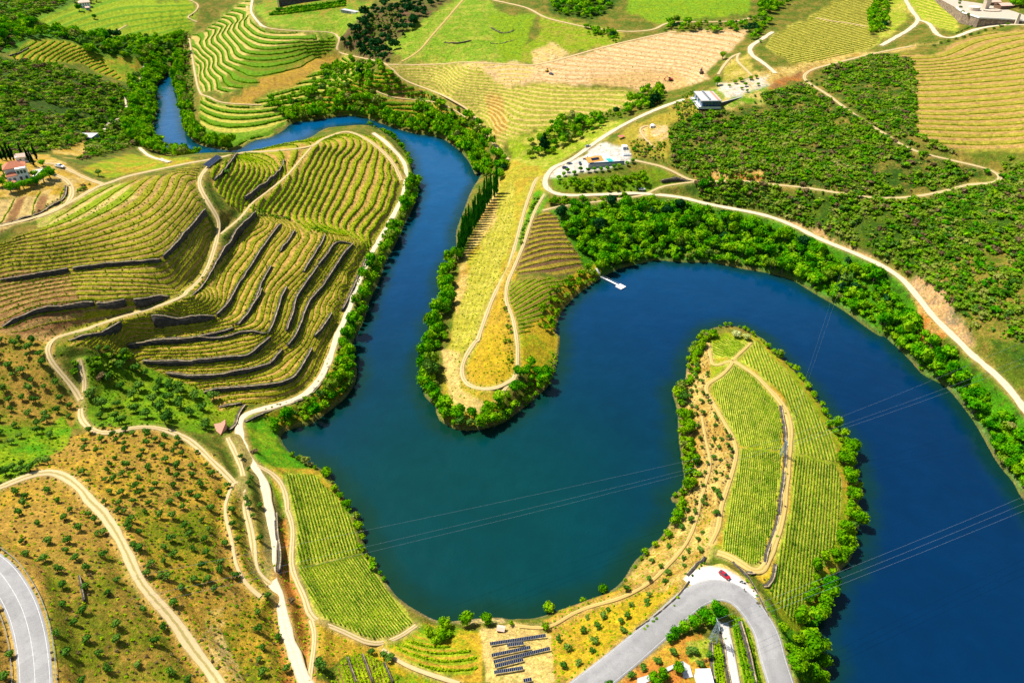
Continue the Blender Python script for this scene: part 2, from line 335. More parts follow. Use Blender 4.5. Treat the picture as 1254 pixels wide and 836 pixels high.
RP_3 = "B3 1060,135 960,215 960,270 1010,360 1070,450 1090,515 1216,525 B4 0,525 88,540 96,480 88,400 58,300 0,245 B3 1216,250 1130,180"
RP_4 = "B3 1095,528 1216,540 B4 0,540 85,555 80,640 66,760 62,836 B8 60,60 25,170 0,240 B7 1216,210 1195,275 1150,312 1060,250 1000,215 1020,120 1040,0 B3 1025,836 1045,740"
LV_1 = "B2 150,655 290,650 390,745 440,836 B6 430,0 470,110 505,190 500,225 380,250 200,295 195,160 165,10"
LV_2 = "B6 205,305 400,255 510,235 560,310 640,420 750,560 600,640 540,640 420,585 290,522 250,420"
LV_3 = "B6 655,690 760,590 850,650 1010,690 1050,740 1020,800 860,800 760,770"
LV_4 = "B6 380,770 440,715 540,700 620,740 650,836 380,836"
LV_G = "B2 -40,375 60,385 120,390 120,470 130,520 180,570 120,620 60,610 20,580 0,500"
PB_1 = "P 893,754 912,756 930,785 948,836 905,836 898,790"
PB_2 = "P 868,790 884,788 889,836 872,836"
def phase_h(step, off=0.): return lambda idx: (HS.ravel()[idx]-off)/step
def phase_lin(p0, p1, across_px, nrow):
    """rows run from p0 to p1 (photo px); phase grows by nrow from the line to across_px"""
    x, y = ground([p0[0], p1[0], across_px[0]], [p0[1], p1[1], across_px[1]])
    d = np.array([x[1]-x[0], y[1]-y[0]]); d /= np.hypot(*d); nn = np.array([-d[1], d[0]])
    t = (x[2]-x[0])*nn[0]+(y[2]-y[0])*nn[1]
    return lambda idx: ((WX.ravel()[idx]-x[0])*nn[0]+(WY.ravel()[idx]-y[0])*nn[1])/t*nrow
def phase_arc(curves):
    """phase interpolated between traced rows: list of (trace, value)"""
    pts = []; 
    for s, v in curves:
        p = gpath(s, 6); pts += [(a, b, v) for a, b in p]
    pts = np.array(pts); Q = pts[:, :2]/50; n = len(Q)
    A = tps_k(((Q[:, None]-Q[None])**2).sum(2))+np.eye(n)*.02
    M = np.zeros((n+3, n+3)); M[:n, :n] = A; M[:n, n] = 1; M[:n, n+1:] = Q; M[n, :n] = 1; M[n+1:, :n] = Q.T
    s_ = np.linalg.solve(M, np.r_[pts[:, 2], 0, 0, 0])
    def f(idx):
        q = np.stack([WX.ravel()[idx], WY.ravel()[idx]], 1)/50; out = np.empty(len(q))
        for i in range(0, len(q), 20000):
            c = q[i:i+20000]; out[i:i+20000] = tps_k(((c[:, None]-Q[None])**2).sum(2))@s_[:n]+s_[n]+c@s_[n+1:]
        return out
    return f
# name, outline, phase, bench step height (0: rows on plain ground), profile, row label/None, row spacing in phases, foliage size
PLOTS = [
 ('hill_west', LH_A, phase_arc([("P 0,292 100,236 170,212 250,197", 0), ("P 0,305 66,299 132,282 184,260 208,234 218,213", -6), ("P 0,342 84,330 197,318 234,279 251,260", -13), ("P 5,399 45,380 116,372 205,362 232,355 262,315 268,287", -21), ("P 0,418 63,418 147,387 225,362", -24)]), .85, 'bench', 'low vine row on the terraces sloping below the red-roofed farmhouse', (.5, .36)),
 ('hill_south', LH_B, phase_h(.98, .2), .85, 'bench', 'vine row between the dark dry-stone walls of the terraced hill', (.6, .5)),
 ('hill_north', LH_C, phase_h(1.45), 1.35, 'bank', 'thick yellow-green vine row on the rounded banks at the north tip of the hill', (1.0, .75)),
 ('house_field', HOUSE_F, phase_h(1.6), .9, 'bench', 'thin vine row in the small field below the farmhouse trees', (.5, .4)),
 ('round_hill', R2_A, phase_h(2.35), 1.7, 'bench', 'vine row on the round sandy-pathed hill above the narrow arm of the river', (1.0, .8)),
 ('round_hill_foot', R2_B, phase_h(2.1), 1.6, 'bench', 'dark green bushy vine row at the foot of the round terraced hill', (1.2, 1.0)),
 ('wooded_terraces', R3_A, phase_h(2.4), 1.6, 'bench', 'overgrown vine row between trees on the terraces over the river bend', (1.3, 1.1)),
 ('pale_slope', R4_A, phase_h(1.5), .5, 'bench', None, (.6, .4)),
 ('sand_field', SAND, phase_h(1.3), .3, 'bench', None, (.6, .4)),
 ('east_field', T4_R, phase_arc([("T4 820,262 1000,185 1216,150", 0), ("T4 690,370 900,362 1216,330", -7), ("T4 700,520 900,525 1216,500", -13), ("T4 740,680 960,695 1216,690", -19)]), .6, 'bench', 'thin vine row in the tawny field below the walled estate', (.55, .45)),
 ('upper_field', T4_T, phase_lin((960, 42), (1060, 22), (1010, 68), 17), 0, 'row', 'fine vine row in the pale field left of the forked estate drive', (.4, .3)),
 ('estate_plot', "T4 700,-10 900,-10 900,120 840,150 790,90 730,60", phase_lin(trace('T4 700,5')[0], trace('T4 890,60')[0], trace('T4 760,90')[0], 5), 0, 'row', None, (.5, .4)),
 ('striped_patch', T1_S, phase_h(1.9), 1.3, 'bench', 'vine row in the striped terraces at the edge of the left wood', (.9, .7)),
 ('far_field', T1_T, phase_h(3.2), 1.9, 'wall', None, (.9, .7)),
 ('dark_plot', MP_D, phase_arc([("T7 130,270 190,262 240,262", 0), ("T7 60,400 180,360 290,355", 5), ("T7 40,480 200,430 330,425", 8), ("T7 55,515 200,505 365,470", 10)]), .5, 'bench', 'curved vine row on the dark brown triangular plot', (.6, .5)),
 ('diagonal_plot', MP_E, phase_lin(trace("T7 20,640")[0], trace("T7 220,540")[0], trace("T7 60,780")[0], 8), .3, 'bench', 'slanting vine row below the dark brown plot', (.6, .5)),
 ('straw_bank', MP_W, phase_lin((592, 440), (640, 262), (560, 440), 5), 0, 'row', None, (.4, .3)),
 ('tip_plot', RP_1, phase_lin((870, 418), (905, 436), (872, 437), 6), 0, 'row', 'vine row in the small top plot of the right peninsula', (.5, .32)),
 ('outer_plot', RP_2A, phase_lin(trace("B4 130,200")[0], trace("B4 220,500")[0], trace("B4 300,430")[0], 7), 0, 'row', 'vine row in the upper half of the long outer plot of the right peninsula', (.55, .3)),
 ('outer_plot_low', RP_2B, phase_lin(trace("B8 200,50")[0], trace("B8 150,530")[0], trace("B8 300,50")[0], 7), 0, 'row', 'vine row in the lower half of the long outer plot of the right peninsula', (.55, .3)),
 ('inner_plot', RP_3, phase_lin(trace("B3 1060,150")[0], trace("B3 1135,510")[0], trace("B4 40,380")[0], 14), 0, 'row', 'vine row in the pointed inner plot of the right peninsula', (.55, .3)),
 ('lower_plot', RP_4, phase_lin(trace("B3 1150,540")[0], trace("B7 1100,220")[0], trace("B4 50,640")[0], 11), 0, 'row', 'vine row in the inner plot just above the red car', (.55, .3)),
 ('bay_plot', LV_1, phase_lin(trace("B6 200,20")[0], trace("B6 262,270")[0], trace("B6 430,100")[0], 14), 0, 'row', 'vine row in the upper plot beside the white gravel road', (.6, .36)),
 ('bay_plot_low', LV_2, phase_lin(trace("B6 230,310")[0], trace("B6 400,575")[0], trace("B6 600,500")[0], 16), 0, 'row', 'vine row in the lower plot running down to the bay', (.6, .36)),
 ('bay_terraces', LV_3, phase_h(.9), .5, 'bench', 'curved vine row on the green terraces left of the solar panels', (.7, .65)),
 ('brown_plot', LV_4, phase_lin(trace("B6 420,740")[0], trace("B6 450,830")[0], trace("B6 620,780")[0], 10), 0, 'row', 'short vine row between the brown strips at the bottom edge', (.6, .5)),
 ('lane_plot', PB_1, phase_lin((905, 770), (920, 836), (935, 820), 4), 0, 'row', 'vine row on the green strip between the concrete lane and the road bend', (.7, .6)),
 ('lane_plot_west', PB_2, phase_lin((872, 792), (880, 836), (888, 820), 3), 0, 'row', 'vine row left of the concrete lane at the bottom edge', (.7, .6)),
]
VM = []
clear = sstep(.2, 2.0, ROADD)
for nm, poly, ph, amp, prof, lab, sz in PLOTS:
    idx = pmask(poly, 3 if prof == 'row' else 5)
    v = ph(idx) + (0 if prof == 'row' else (BIG.ravel()[idx]-.5)*.25*(amp > .4))
    PHASE.ravel()[idx] = v; TERR.ravel()[idx] = .45 if nm == 'straw_bank' else 1.0
    M_ = np.zeros(NV_*NU_, bool); M_[idx] = True; VM.append(M_.reshape(NV_, NU_))
    if amp > 0 and prof != 'row':
        f = v-np.floor(v); hs = HS.ravel()[idx]; c = clear.ravel()[idx]
        if prof == 'bank': g = .5-.5*np.cos(np.pi*np.clip((f-.25)/.6, 0, 1)); 
        elif prof == 'wall': g = sstep(.86, .97, f)
        else: g = .25*f+.75*sstep(.72, .95, f)
        HT.ravel()[idx] += amp*(g-f)*c

# ------------------------------------------------------------------ dry-stone walls (the ground steps behind each)
WALLS = [  # trace, half height, label
 ("P 0,342 40,337 84,330",1.3,"grey dry-stone terrace wall in the brown field at the left edge"),
 ("P 90,329 140,323 197,318",1.5,"dark dry-stone wall under the curving rows, ending at the diagonal wall"),
 ("P 200,315 218,297 236,276 251,259",1.6,"diagonal dry-stone wall rising to the dirt track bend"),
 ("P 2,399 22,389 45,380 80,375 116,372",1.6,"angled dry-stone wall above the track at the left edge"),
 ("P 120,374 135,372 153,367",1.3,"short dry-stone wall left of the gap in the terraces"),
 ("P 164,368 185,364 207,361",1.2,"short dry-stone wall right of the gap, meeting the dirt track"),
 ("P 230,361 240,357 250,347 266,324 285,296 300,277 313,263",2.2,"long dark wall just below the dirt track on the terraced hill"),
 ("P 83,415 110,410 130,407 152,404",1.7,"straight dark wall right below the lower track, left end"),
 ("P 190,398 230,393 263,388",1.5,"nearly level dark wall in the middle of the lower terraces"),
 ("P 265,386 278,374 290,350 304,330 318,308 330,290 343,274",1.9,"long wall curving up from the middle to the bushy ledge"),
 ("P 179,419 220,417 258,410 286,402",1.7,"wall sweeping right towards the rocky corner of the terraces"),
 ("P 291,398 304,383 313,366 320,345 331,326",1.8,"steep dark wall above the rocky corner"),
 ("P 342,308 352,295 360,283",1.7,"short steep dark wall in the upper part of the lower terraces"),
 ("P 157,424 190,418 230,414 274,413 300,405 326,408",1.6,"third long wall from the bottom, starting at the shrubs"),
 ("P 328,408 337,388 344,365 350,352",1.7,"wall climbing beside the sharp bend of the rows"),
 ("P 371,333 384,312 392,299 397,288",1.5,"narrow wall near the top of the steep middle rows"),
 ("P 176,442 210,444 237,443 270,439 303,436 318,424 330,414",1.7,"second long curved wall from the bottom of the terraced hill"),
 ("P 350,405 358,386 362,367 376,345 388,327",1.8,"tall dark wall in the steep right-hand rows"),
 ("P 389,326 400,312 412,296 431,299",1.4,"wall ending at the stone hut corner near the tip of the terraces"),
 ("P 205,456 237,461 270,459 310,452 333,444 344,428",1.8,"lowest long dark wall curving up to the right"),
 ("P 352,424 361,412 366,402 372,384 379,369 395,350 410,328 422,310 431,299",1.8,"longest steep wall above the river road rows"),
 ("P 250,479 285,475 310,473 338,470 355,466 366,454 376,436 381,428",1.6,"bottom terrace wall following the white road"),
 ("P 418,378 428,357 440,331 449,310",1.9,"straight pale-topped wall directly above the white gravel road"),
 ("P 405,384 396,398 385,412",1.2,"broken lower wall end beside the gravel road"),
 ("P 263,222 274,209 288,193 294,189",2.0,"broad dark wall beside the long blue panel shed"),
 ("P 300,243 316,231 328,222 336,215 344,206 347,196",1.4,"stepped wall among the rounded banks"),
 ("P -14,276 10,272 40,263 62,252 78,240 80,228",1.5,"curved retaining wall under the farmhouse field"),
 ("P 300,518 320,508 345,497 366,492 385,480 397,460 404,440",1.1,"low kerb wall along the inner side of the white road"),
 ("P 268,497 282,495 296,493",1.0,"short level wall over the little green paddock"),
 ("P 299,495 291,507 287,520 278,524",1.0,"thin curved wall between the paddock and the white road"),
 ("P 337,630 338,655 342,680 341,702",1.0,"narrow wall along the inner side of the white road near the vineyard"),
 ("B4 78,330 92,400 99,470 103,540 99,600 90,680 78,760 72,836",1.7,"long low wall beside the peninsula track, upper part"),
 ("B8 75,5 60,90 30,180 5,255 B7 1205,280 1160,318 1120,318",1.2,"wall end wrapping the lower corner of the inner vineyard plot"),
 ("B8 52,285 44,340 30,372 5,390 B7 1195,380",0.9,"small curved wall with a pale top beside the pull-off path"),
 ("B7 930,255 880,320 840,362",0.8,"stone parapet beside the pull-off, upper piece"),
 ("B7 848,380 800,440 760,475 690,535 600,600",0.6,"stone parapet running along the upper edge of the asphalt road"),
 ("B7 1055,270 1120,340 1180,450 1216,540",0.5,"thin pale kerb wall outside the road bend"),
 ("P 869,787 870,810 873,836",1.0,"dark retaining wall left of the green strips at the bottom edge"),
 ("P 881,772 885,800 892,836",1.2,"terrace wall directly left of the concrete lane"),
 ("P 904,762 914,795 923,836",1.0,"terrace wall between the two green strips at the bottom edge"),
 ("T1 40,262 90,245 130,222",1.0,"dark wall under the striped patch by the wood"),
 ("T7 720,82 780,75 860,80",1.6,"grey stone retaining wall below the pool house hedge"),
 ("T5 1216,590 1190,640 1150,690",1.5,"dark wall joint near the rocky corner"),
 ("B6 440,720 460,780 480,836",.3,"left brown earth wall between short vine rows"),
 ("B6 508,706 530,760 556,836",.3,"middle brown earth wall between short vine rows"),
 ("B6 610,745 630,790 650,836",.3,"right brown earth wall between short vine rows"),
 ("T2 1110,130 1165,157 1216,140 ",1.3,"upper dark wall in the bright green meadow"),
 ("T2 890,198 950,202 1015,190",1.3,"short dark wall alone in the bright green meadow"),
 ("T2 1105,202 1160,200 1216,185",1.3,"lower dark wall at the right edge of the green meadow"),
 ("B5 372,345 385,400 395,460",.55,"small ruined wall standing among the olive trees"),
]
wall_w = []
for s, A_, lab in WALLS:
    p = resample(gpath(s, 4), 1.2, False)
    if len(p) > 6:
        k = np.ones(5)/5; q = p.copy()
        for c in (0, 1): q[2:-2, c] = np.convolve(p[:, c], k, 'valid')
        p = q
    p = resample(p, 1.2, False)
    # orient: uphill on the left
    d = np.gradient(p, axis=0); nn = np.stack([-d[:, 1], d[:, 0]], 1)/np.maximum(np.hypot(*d.T), 1e-6)[:, None]
    up = samp(HS, *(p+nn*5).T)-samp(HS, *(p-nn*5).T)
    if up.mean() < 0: p = p[::-1].copy(); nn = -nn[::-1].copy(); nn = np.stack([-np.gradient(p, axis=0)[:, 1], np.gradient(p, axis=0)[:, 0]], 1); nn /= np.maximum(np.hypot(*nn.T), 1e-6)[:, None]
    L = np.r_[0, np.cumsum(np.hypot(*np.diff(p, axis=0).T))]; fade = np.clip(np.minimum(L, L[-1]-L)/4+.15, 0, 1)
    D = np.full((NV_, NU_), 1e6); VAL = np.zeros((NV_, NU_)); SG = np.ones((NV_, NU_))
    dist_field(p, 8, D=D, VAL=VAL, vals=fade, SGN=SG)
    m = (D < 8)&(~INW)
    sd = D[m]*SG[m]-.15
    keep = np.clip((ROADD[m]+.5)/1.5, 0, 1)
    HT[m] += np.where(sd > 0, 1, -1)*A_*.43*VAL[m]*np.exp(-np.abs(sd)/(1.9 if A_ > 1 else 1.4))*keep*np.where(sd<0, .85, 1)
    wall_w.append((p, nn, A_, fade, lab))
HT = np.where(INW, HS, np.maximum(HT, .05))
# ------------------------------------------------------------------ ground colours
CA = np.empty((NV_*NU_, 3)); CB = np.empty((NV_*NU_, 3))
C = dict(
 mpgrass=hexc(176,168,44), goldline=hexc(172,150,48), olive=hexc(182,142,58), olive2=hexc(122,128,20), ochre=hexc(196,156,46), dry=hexc(222,190,105), scrub=hexc(92,112,22), scrub2=hexc(150,128,52),
 grass=hexc(105,150,10), grass2=hexc(140,165,15), lush=hexc(80,150,5), straw=hexc(205,190,80), rowgrass=hexc(152,172,26), hillgrass=hexc(166,162,34), hillsoil=hexc(206,160,84), tawny=hexc(170,158,54), tawny2=hexc(190,150,86), palegreen=hexc(172,172,58), rowsoil=hexc(226,196,98),
 sand=hexc(234,196,142), sand2=hexc(220,172,112), brown=hexc(150,105,62), darksoil=hexc(120,88,60), redsoil=hexc(200,125,50), stone=hexc(150,135,105),
 bank=hexc(165,165,28), tan=hexc(215,182,110), meadow=hexc(122,160,22), wood=hexc(55,90,14), wood2=hexc(95,105,30), conc=hexc(225,215,200), white=hexc(222,212,190), yellow=hexc(198,166,30))
CA[:] = C['scrub']; CB[:] = C['scrub2']
def paint(s, a, b, jit=8):
    i = pmask(s, jit); CA[i] = C[a] if isinstance(a, str) else a; CB[i] = C[b] if isinstance(b, str) else b; return i
PAINT = [
 # left side
 ("P -14,404 66,420 60,470 100,500 60,560 -14,600", 'olive', 'olive2'),
 ("P -14,520 100,520 105,480 60,600 -14,610", 'grass', 'olive2'),
 ("B1 -40,580 60,480 200,440 290,370 340,430 330,500 200,580 60,640 -40,720", 'grass2', 'lush'),
 ("P 0,600 130,510 180,520 260,560 300,610 330,700 340,836 -14,990 -14,610", 'olive', 'ochre'),
 ("B5 180,240 420,200 560,240 700,500 820,700 900,836 230,836 200,560", 'olive2', 'olive'),
 ("B5 620,0 760,60 1000,0 1000,300 900,420 700,260", 'olive2', 'ochre'),
 ("P -30,940 60,760 56,700 -14,660 -14,990", 'olive', 'scrub2'),
 ("P 60,836 -14,1000 500,1000 480,836", 'olive', 'ochre'),
 ("B5 950,500 1216,430 1216,836 1060,836 950,640", 'ochre', 'tan'),
 ("P 262,560 300,610 330,690 380,836 300,836 270,770 310,720 280,640", 'ochre', 'olive2'),
 ("B6 100,100 150,60 190,300 270,540 300,836 130,836 90,560", 'redsoil', 'ochre'),
 ("B6 270,540 400,600 640,650 700,760 640,830 560,720 430,700 340,780 290,700", 'ochre', 'yellow'),
 ("B1 370,110 560,120 900,240 1100,330 1080,420 940,460 640,420 450,440 400,380 420,240", 'grass', 'olive2'),
 ("B1 640,230 900,230 940,300 960,430 740,400 560,330", 'grass', 'grass2'),
 ("B1 960,330 1130,320 1100,400 1060,420 950,410", 'grass2', 'olive2'),
 ("B2 0,330 200,300 330,170 400,20 460,0 480,200 430,290 330,370 200,440 100,420 60,380", 'olive2', 'yellow'),
 ("P 404,440 430,360 470,280 497,225 490,170 505,170 530,230 470,330 440,420", 'grass2', 'scrub'),
 ("B2 0,400 110,380 140,480 190,570 300,620 480,836 150,836 60,640", 'lush', 'grass2'),
 ("B2 60,620 300,620 430,740 420,780 300,655 150,650 130,760", 'ochre', 'grass2'),
 ("B6 600,640 760,560 900,560 1060,600 1060,700 1070,836 480,836 640,800", 'grass', 'yellow'),
 ("B6 940,600 1060,600 1060,760 1080,836 860,836 1020,780 1050,700", 'ochre', 'yellow'),
 ("B6 1040,590 1216,560 B7 200,590 230,700 250,760 240,836 B6 1090,836", 'dry', 'tan'),
 ("B7 160,545 330,470 520,400 620,300 800,0 960,0 940,240 840,370 740,470 480,700 330,836 240,836 200,590", 'ochre', 'olive'),
 ("B7 230,640 380,500 560,440 760,330 900,230 940,240 840,360 740,460 480,690 330,830 250,800", 'yellow', 'ochre'),
 ("B6 590,350 640,400 700,460 780,510 850,545 1000,560 1216,555 B7 0,560 -20,530 B6 850,520 700,430", 'dry', 'stone'),
 ("B7 500,836 640,720 800,620 900,600 960,700 950,836", 'redsoil', 'ochre'),
 ("B7 830,640 960,620 940,720 860,740", 'grass2', 'straw'),
 ("P 836,710 862,690 880,690 900,700 915,715 925,735 890,722 866,722 845,735", 'dry', 'straw'),
 # left hill
 (LH_A, 'hillgrass', 'tawny2'), ("P -14,330 84,330 106,386 60,420 -14,404", 'tawny2', 'brown'), (LH_B, 'hillgrass', 'hillsoil'), (LH_C, 'bank', 'hillsoil'), (HOUSE_F, 'tan', 'olive'),
 ("P -14,262 -14,250 40,238 80,226 100,232 60,256 -14,290", 'tan', 'brown'),
 ("P 100,205 160,188 230,192 250,198 180,208 130,216", 'grass2', 'ochre'),
 ("P -14,190 60,190 110,215 125,228 90,240 20,240 -14,244", 'ochre', 'tan'),
 ("T5 430,120 560,85 610,90 640,160 420,260 180,300 170,255 330,200", 'rowgrass', 'tan'),
 # top left
 ("T1 -60,240 0,260 200,280 560,400 620,400 600,600 420,640 300,700 -60,740", 'wood', 'wood2'),
 ("T1 0,100 120,100 500,160 780,160 830,200 720,420 640,400 560,380 400,230 200,190 30,250 -60,240", 'wood', 'lush'),
 ("T1 430,260 640,280 690,330 640,380 560,370 480,290", 'meadow', 'ochre'),
 (T1_S, 'grass2', 'ochre'), (T1_T, 'rowgrass', 'grass'),
 ("T1 -60,-60 360,-60 370,0 330,30 120,95 0,90", 'wood', 'grass'),
 ("T1 180,640 420,640 440,700 380,740 250,720", 'ochre', 'dry'),
 (R2_A, 'grass', 'dry'), ("P 310,60 420,40 410,62 300,110 262,110", 'grass', 'olive2'), (R2_B, 'grass', 'straw'),
 ("T1 1065,455 1216,395 T2 0,380 350,240 400,270 420,280 220,380 0,460 T1 1216,470 1080,490", 'olive', 'ochre'),
 (R3_A, 'grass', 'ochre'), ("T2 620,380 720,400 700,480 620,440", 'brown', 'olive'),
 ("T2 0,20 400,60 560,40 440,130 400,170 60,120", 'meadow', 'palegreen'),
 ("T2 40,0 560,0 560,60 440,60 200,80 60,70", 'grass', 'olive'),
 ("T2 430,130 560,20 930,-10 800,80 680,190 620,300 480,260 400,200", 'darksoil', 'scrub'),
 ("T2 620,200 940,0 1100,0 1150,60 1216,120 1216,290 1000,290 700,300", 'meadow', 'palegreen'),
 ("T2 1090,60 1216,60 T3 140,60 60,290 -20,290", 'grass2', 'meadow'),
 ("T3 150,60 420,130 560,160 520,210 300,250 60,300 60,230 170,150", 'grass2', 'tawny'),
 ("T3 120,240 220,200 300,260 130,300", 'dry', 'sand'),
 (R4_A, 'palegreen', 'dry'), ("T2 1080,440 1160,440 1190,600 1120,640", 'olive', 'dry'),
 (SAND, 'sand', 'sand2'), ("T3 760,170 1130,135 1090,200 990,270 920,330 860,330 700,300", 'sand', 'sand2'),
 ("T2 940,300 1216,290 T3 60,300 150,330 0,420 T2 1160,400 1120,330", 'dry', 'sand'),
 ("T3 380,370 560,340 800,340 860,400 780,420 420,400", 'sand2', 'tan'),
 ("T3 20,650 200,590 400,560 560,560 460,640 300,720 160,836 30,836", 'grass2', 'straw'),
 ("T3 560,-40 1130,-40 1130,60 960,80 700,110 560,60", 'meadow', 'grass2'),
 ("T3 190,-40 560,-40 500,40 420,100 200,60", 'wood', 'scrub'),
 # estate corner
 (T4_T, 'straw', 'olive2'), ("T4 560,-40 940,-40 900,160 800,120 720,80 660,40 680,90 600,160 530,200", 'rowgrass', 'straw'),
 (T4_R, 'tawny', 'tawny2'), ("T4 -60,330 160,300 400,255 620,225 800,200 850,200 400,275 240,320 100,360 0,410 -60,430", 'dry', 'olive'),
 ("T4 0,420 60,370 200,320 340,290 200,350 160,380 40,410", 'brown', 'redsoil'),
 ("T3 880,440 1000,400 1216,340 1216,480 1100,480 1000,510", 'grass', 'dry'), ("T3 980,400 1216,345 1216,390 1100,440 1020,450", 'conc', 'dry'),
 ("T3 1000,290 1130,240 1150,350 1010,380", 'tawny', 'dry'),
 ("T3 560,600 740,520 860,440 900,520 780,580 750,740 560,720 460,700", 'goldline', 'tawny'),
 ("T3 620,590 740,580 760,620 720,650 620,640", 'sand', 'yellow'),
 # scrub hill on the right
 ("T3 760,580 900,520 1216,480 T4 200,390 560,620 900,760 1060,810 T8 1030,60 850,130 560,160 0,90 T7 900,70 T3 780,740", 'wood', 'scrub2'),
 ("T4 260,320 560,250 690,270 710,340 720,620 820,740 560,600 430,520 280,400", 'wood', 'scrub2'),
 ("P 840,222 950,240 1090,252 1180,240 1270,215 1270,470 1180,390 1110,325 930,258 840,235", 'wood', 'scrub'),
 ("T8 880,420 1020,330 1150,340 1216,450 1216,836 980,800 800,600 720,520 840,480", 'scrub2', 'scrub'),
 ("T8 720,520 830,540 900,680 960,760 1000,836 920,836 800,700 680,560", 'sand2', 'stone'),
 ("T8 60,230 300,330 560,440 700,530 670,560 430,430 150,310", 'sand2', 'scrub'),
 ("T8 640,600 700,640 860,810 840,836 680,836 700,740", 'redsoil', 'dry'),
 ("T7 190,220 640,165 800,170 1216,260 T8 0,250 300,370 640,520 720,700 700,836 B4 900,120 1216,400 1216,760 1000,430 690,120 T8 250,610 0,500 T7 1000,450 560,480 430,540 360,480 260,310", 'lush', 'wood'),
 ("T7 400,470 470,400 520,400 480,450 430,500", 'yellow', 'grass2'),
 ("T7 200,60 300,70 560,60 680,20 850,90 720,105 630,140 350,140 220,125", 'grass', 'olive2'),
 ("T7 850,20 960,30 1216,40 1216,75 900,72", 'redsoil', 'dry'),
 ("T3 180,820 250,770 340,740 440,660 560,690 600,740 540,770 380,800 240,836", 'conc', 'white'),
 # middle peninsula
 ("T7 0,-20 190,30 170,130 130,250 60,440 0,540 T6 1216,836 B2 1200,200 1130,420 950,440 860,380 880,200 900,60 T6 920,836 960,560 1000,440 1100,200 1160,50", 'mpgrass', 'ochre'),
 (MP_W, 'mpgrass', 'straw'),
 ("T6 1170,520 1216,440 1216,836 1050,836 1110,650", 'ochre', 'yellow'), ("B2 1060,10 1216,0 1216,180 1110,235 1010,220 990,150", 'yellow', 'ochre'),
 ("B2 880,60 960,80 950,260 1060,320 1110,380 960,360 900,280", 'dry', 'tan'), ("T6 1110,120 1150,60 1120,300 1000,440 1000,560 960,640 940,700 930,600 990,430", 'dry', 'olive'),
 (MP_D, 'darksoil', 'goldline'), (MP_E, 'grass2', 'brown'),
 ("T7 0,640 50,836 220,836 330,620 440,500 380,480 290,530 180,700 60,800", 'yellow', 'ochre'), ("B3 40,0 250,0 240,100 140,220 60,180", 'yellow', 'grass2'),
 ("T7 130,120 190,130 170,230 120,250 60,420 40,420 90,240", 'lush', 'grass'),
 # right peninsula
 ("B3 850,40 950,0 1080,-10 1216,20 B4 140,160 310,390 420,590 455,700 440,836 B8 410,260 300,450 240,620 130,600 0,420 B7 1216,380 1000,220 800,380 700,200 B3 790,836 830,600 800,320 840,150", 'grass2', 'ochre'),
 ("B3 840,150 940,40 960,110 920,240 1000,400 1070,500 1060,600 1010,836 800,836 860,600 810,400 790,280", 'olive', 'dry'),
 ("B7 800,-20 1010,-20 980,180 930,260 830,360 740,420 620,400 500,460 640,260 760,60", 'olive', 'dry'),
 (RP_1, 'rowgrass', 'straw'), (RP_2, 'rowgrass', 'straw'), (RP_2A, 'rowgrass', 'straw'), (RP_2B, 'rowgrass', 'straw'), (RP_3, 'rowgrass', 'straw'), (RP_4, 'rowgrass', 'straw'),
 ("B4 0,215 80,280 130,400 145,520 120,836 70,836 100,560 90,400 50,290 0,240", 'ochre', 'yellow'), ("B8 70,0 120,0 80,180 30,320 0,380 B7 1160,350 1160,310 1216,230", 'ochre', 'yellow'),
 (LV_1, 'rowgrass', 'straw'), (LV_2, 'rowgrass', 'straw'), (LV_3, 'rowgrass', 'ochre'), (LV_4, 'grass2', 'brown'), (LV_G, 'lush', 'rowgrass'),
 (PB_1, 'grass2', 'rowgrass'), (PB_2, 'grass2', 'rowgrass'),
 ("B8 -30,440 60,520 140,600 240,600 250,700 290,836 120,836 20,560", 'lush', 'scrub'),
]
for a in PAINT: paint(*a)
# shoulders of pale earth beside the roads, muddy rim at the water's edge
sh_ = (1-sstep(.2, 1.6, ROADD.ravel()))*.5
for X in (CA, CB): X[:] = X*(1-sh_[:, None])+C['tan']*sh_[:, None]
TERR *= np.clip(ROADD*.7, 0, 1)
rim = ((1-sstep(.3, 1.8, SD))*.6*(~INW)).ravel()
for X in (CA, CB): X[:] = X*(1-rim[:, None])+C['stone']*rim[:, None]*.7

for X in (CA, CB):                        # neighbouring covers grow into each other
    g = X.reshape(NV_, NU_, 3)
    for _ in range(2): g[1:-1, 1:-1] = (g[1:-1, 1:-1]*2+g[:-2, 1:-1]+g[2:, 1:-1]+g[1:-1, :-2]+g[1:-1, 2:])/6
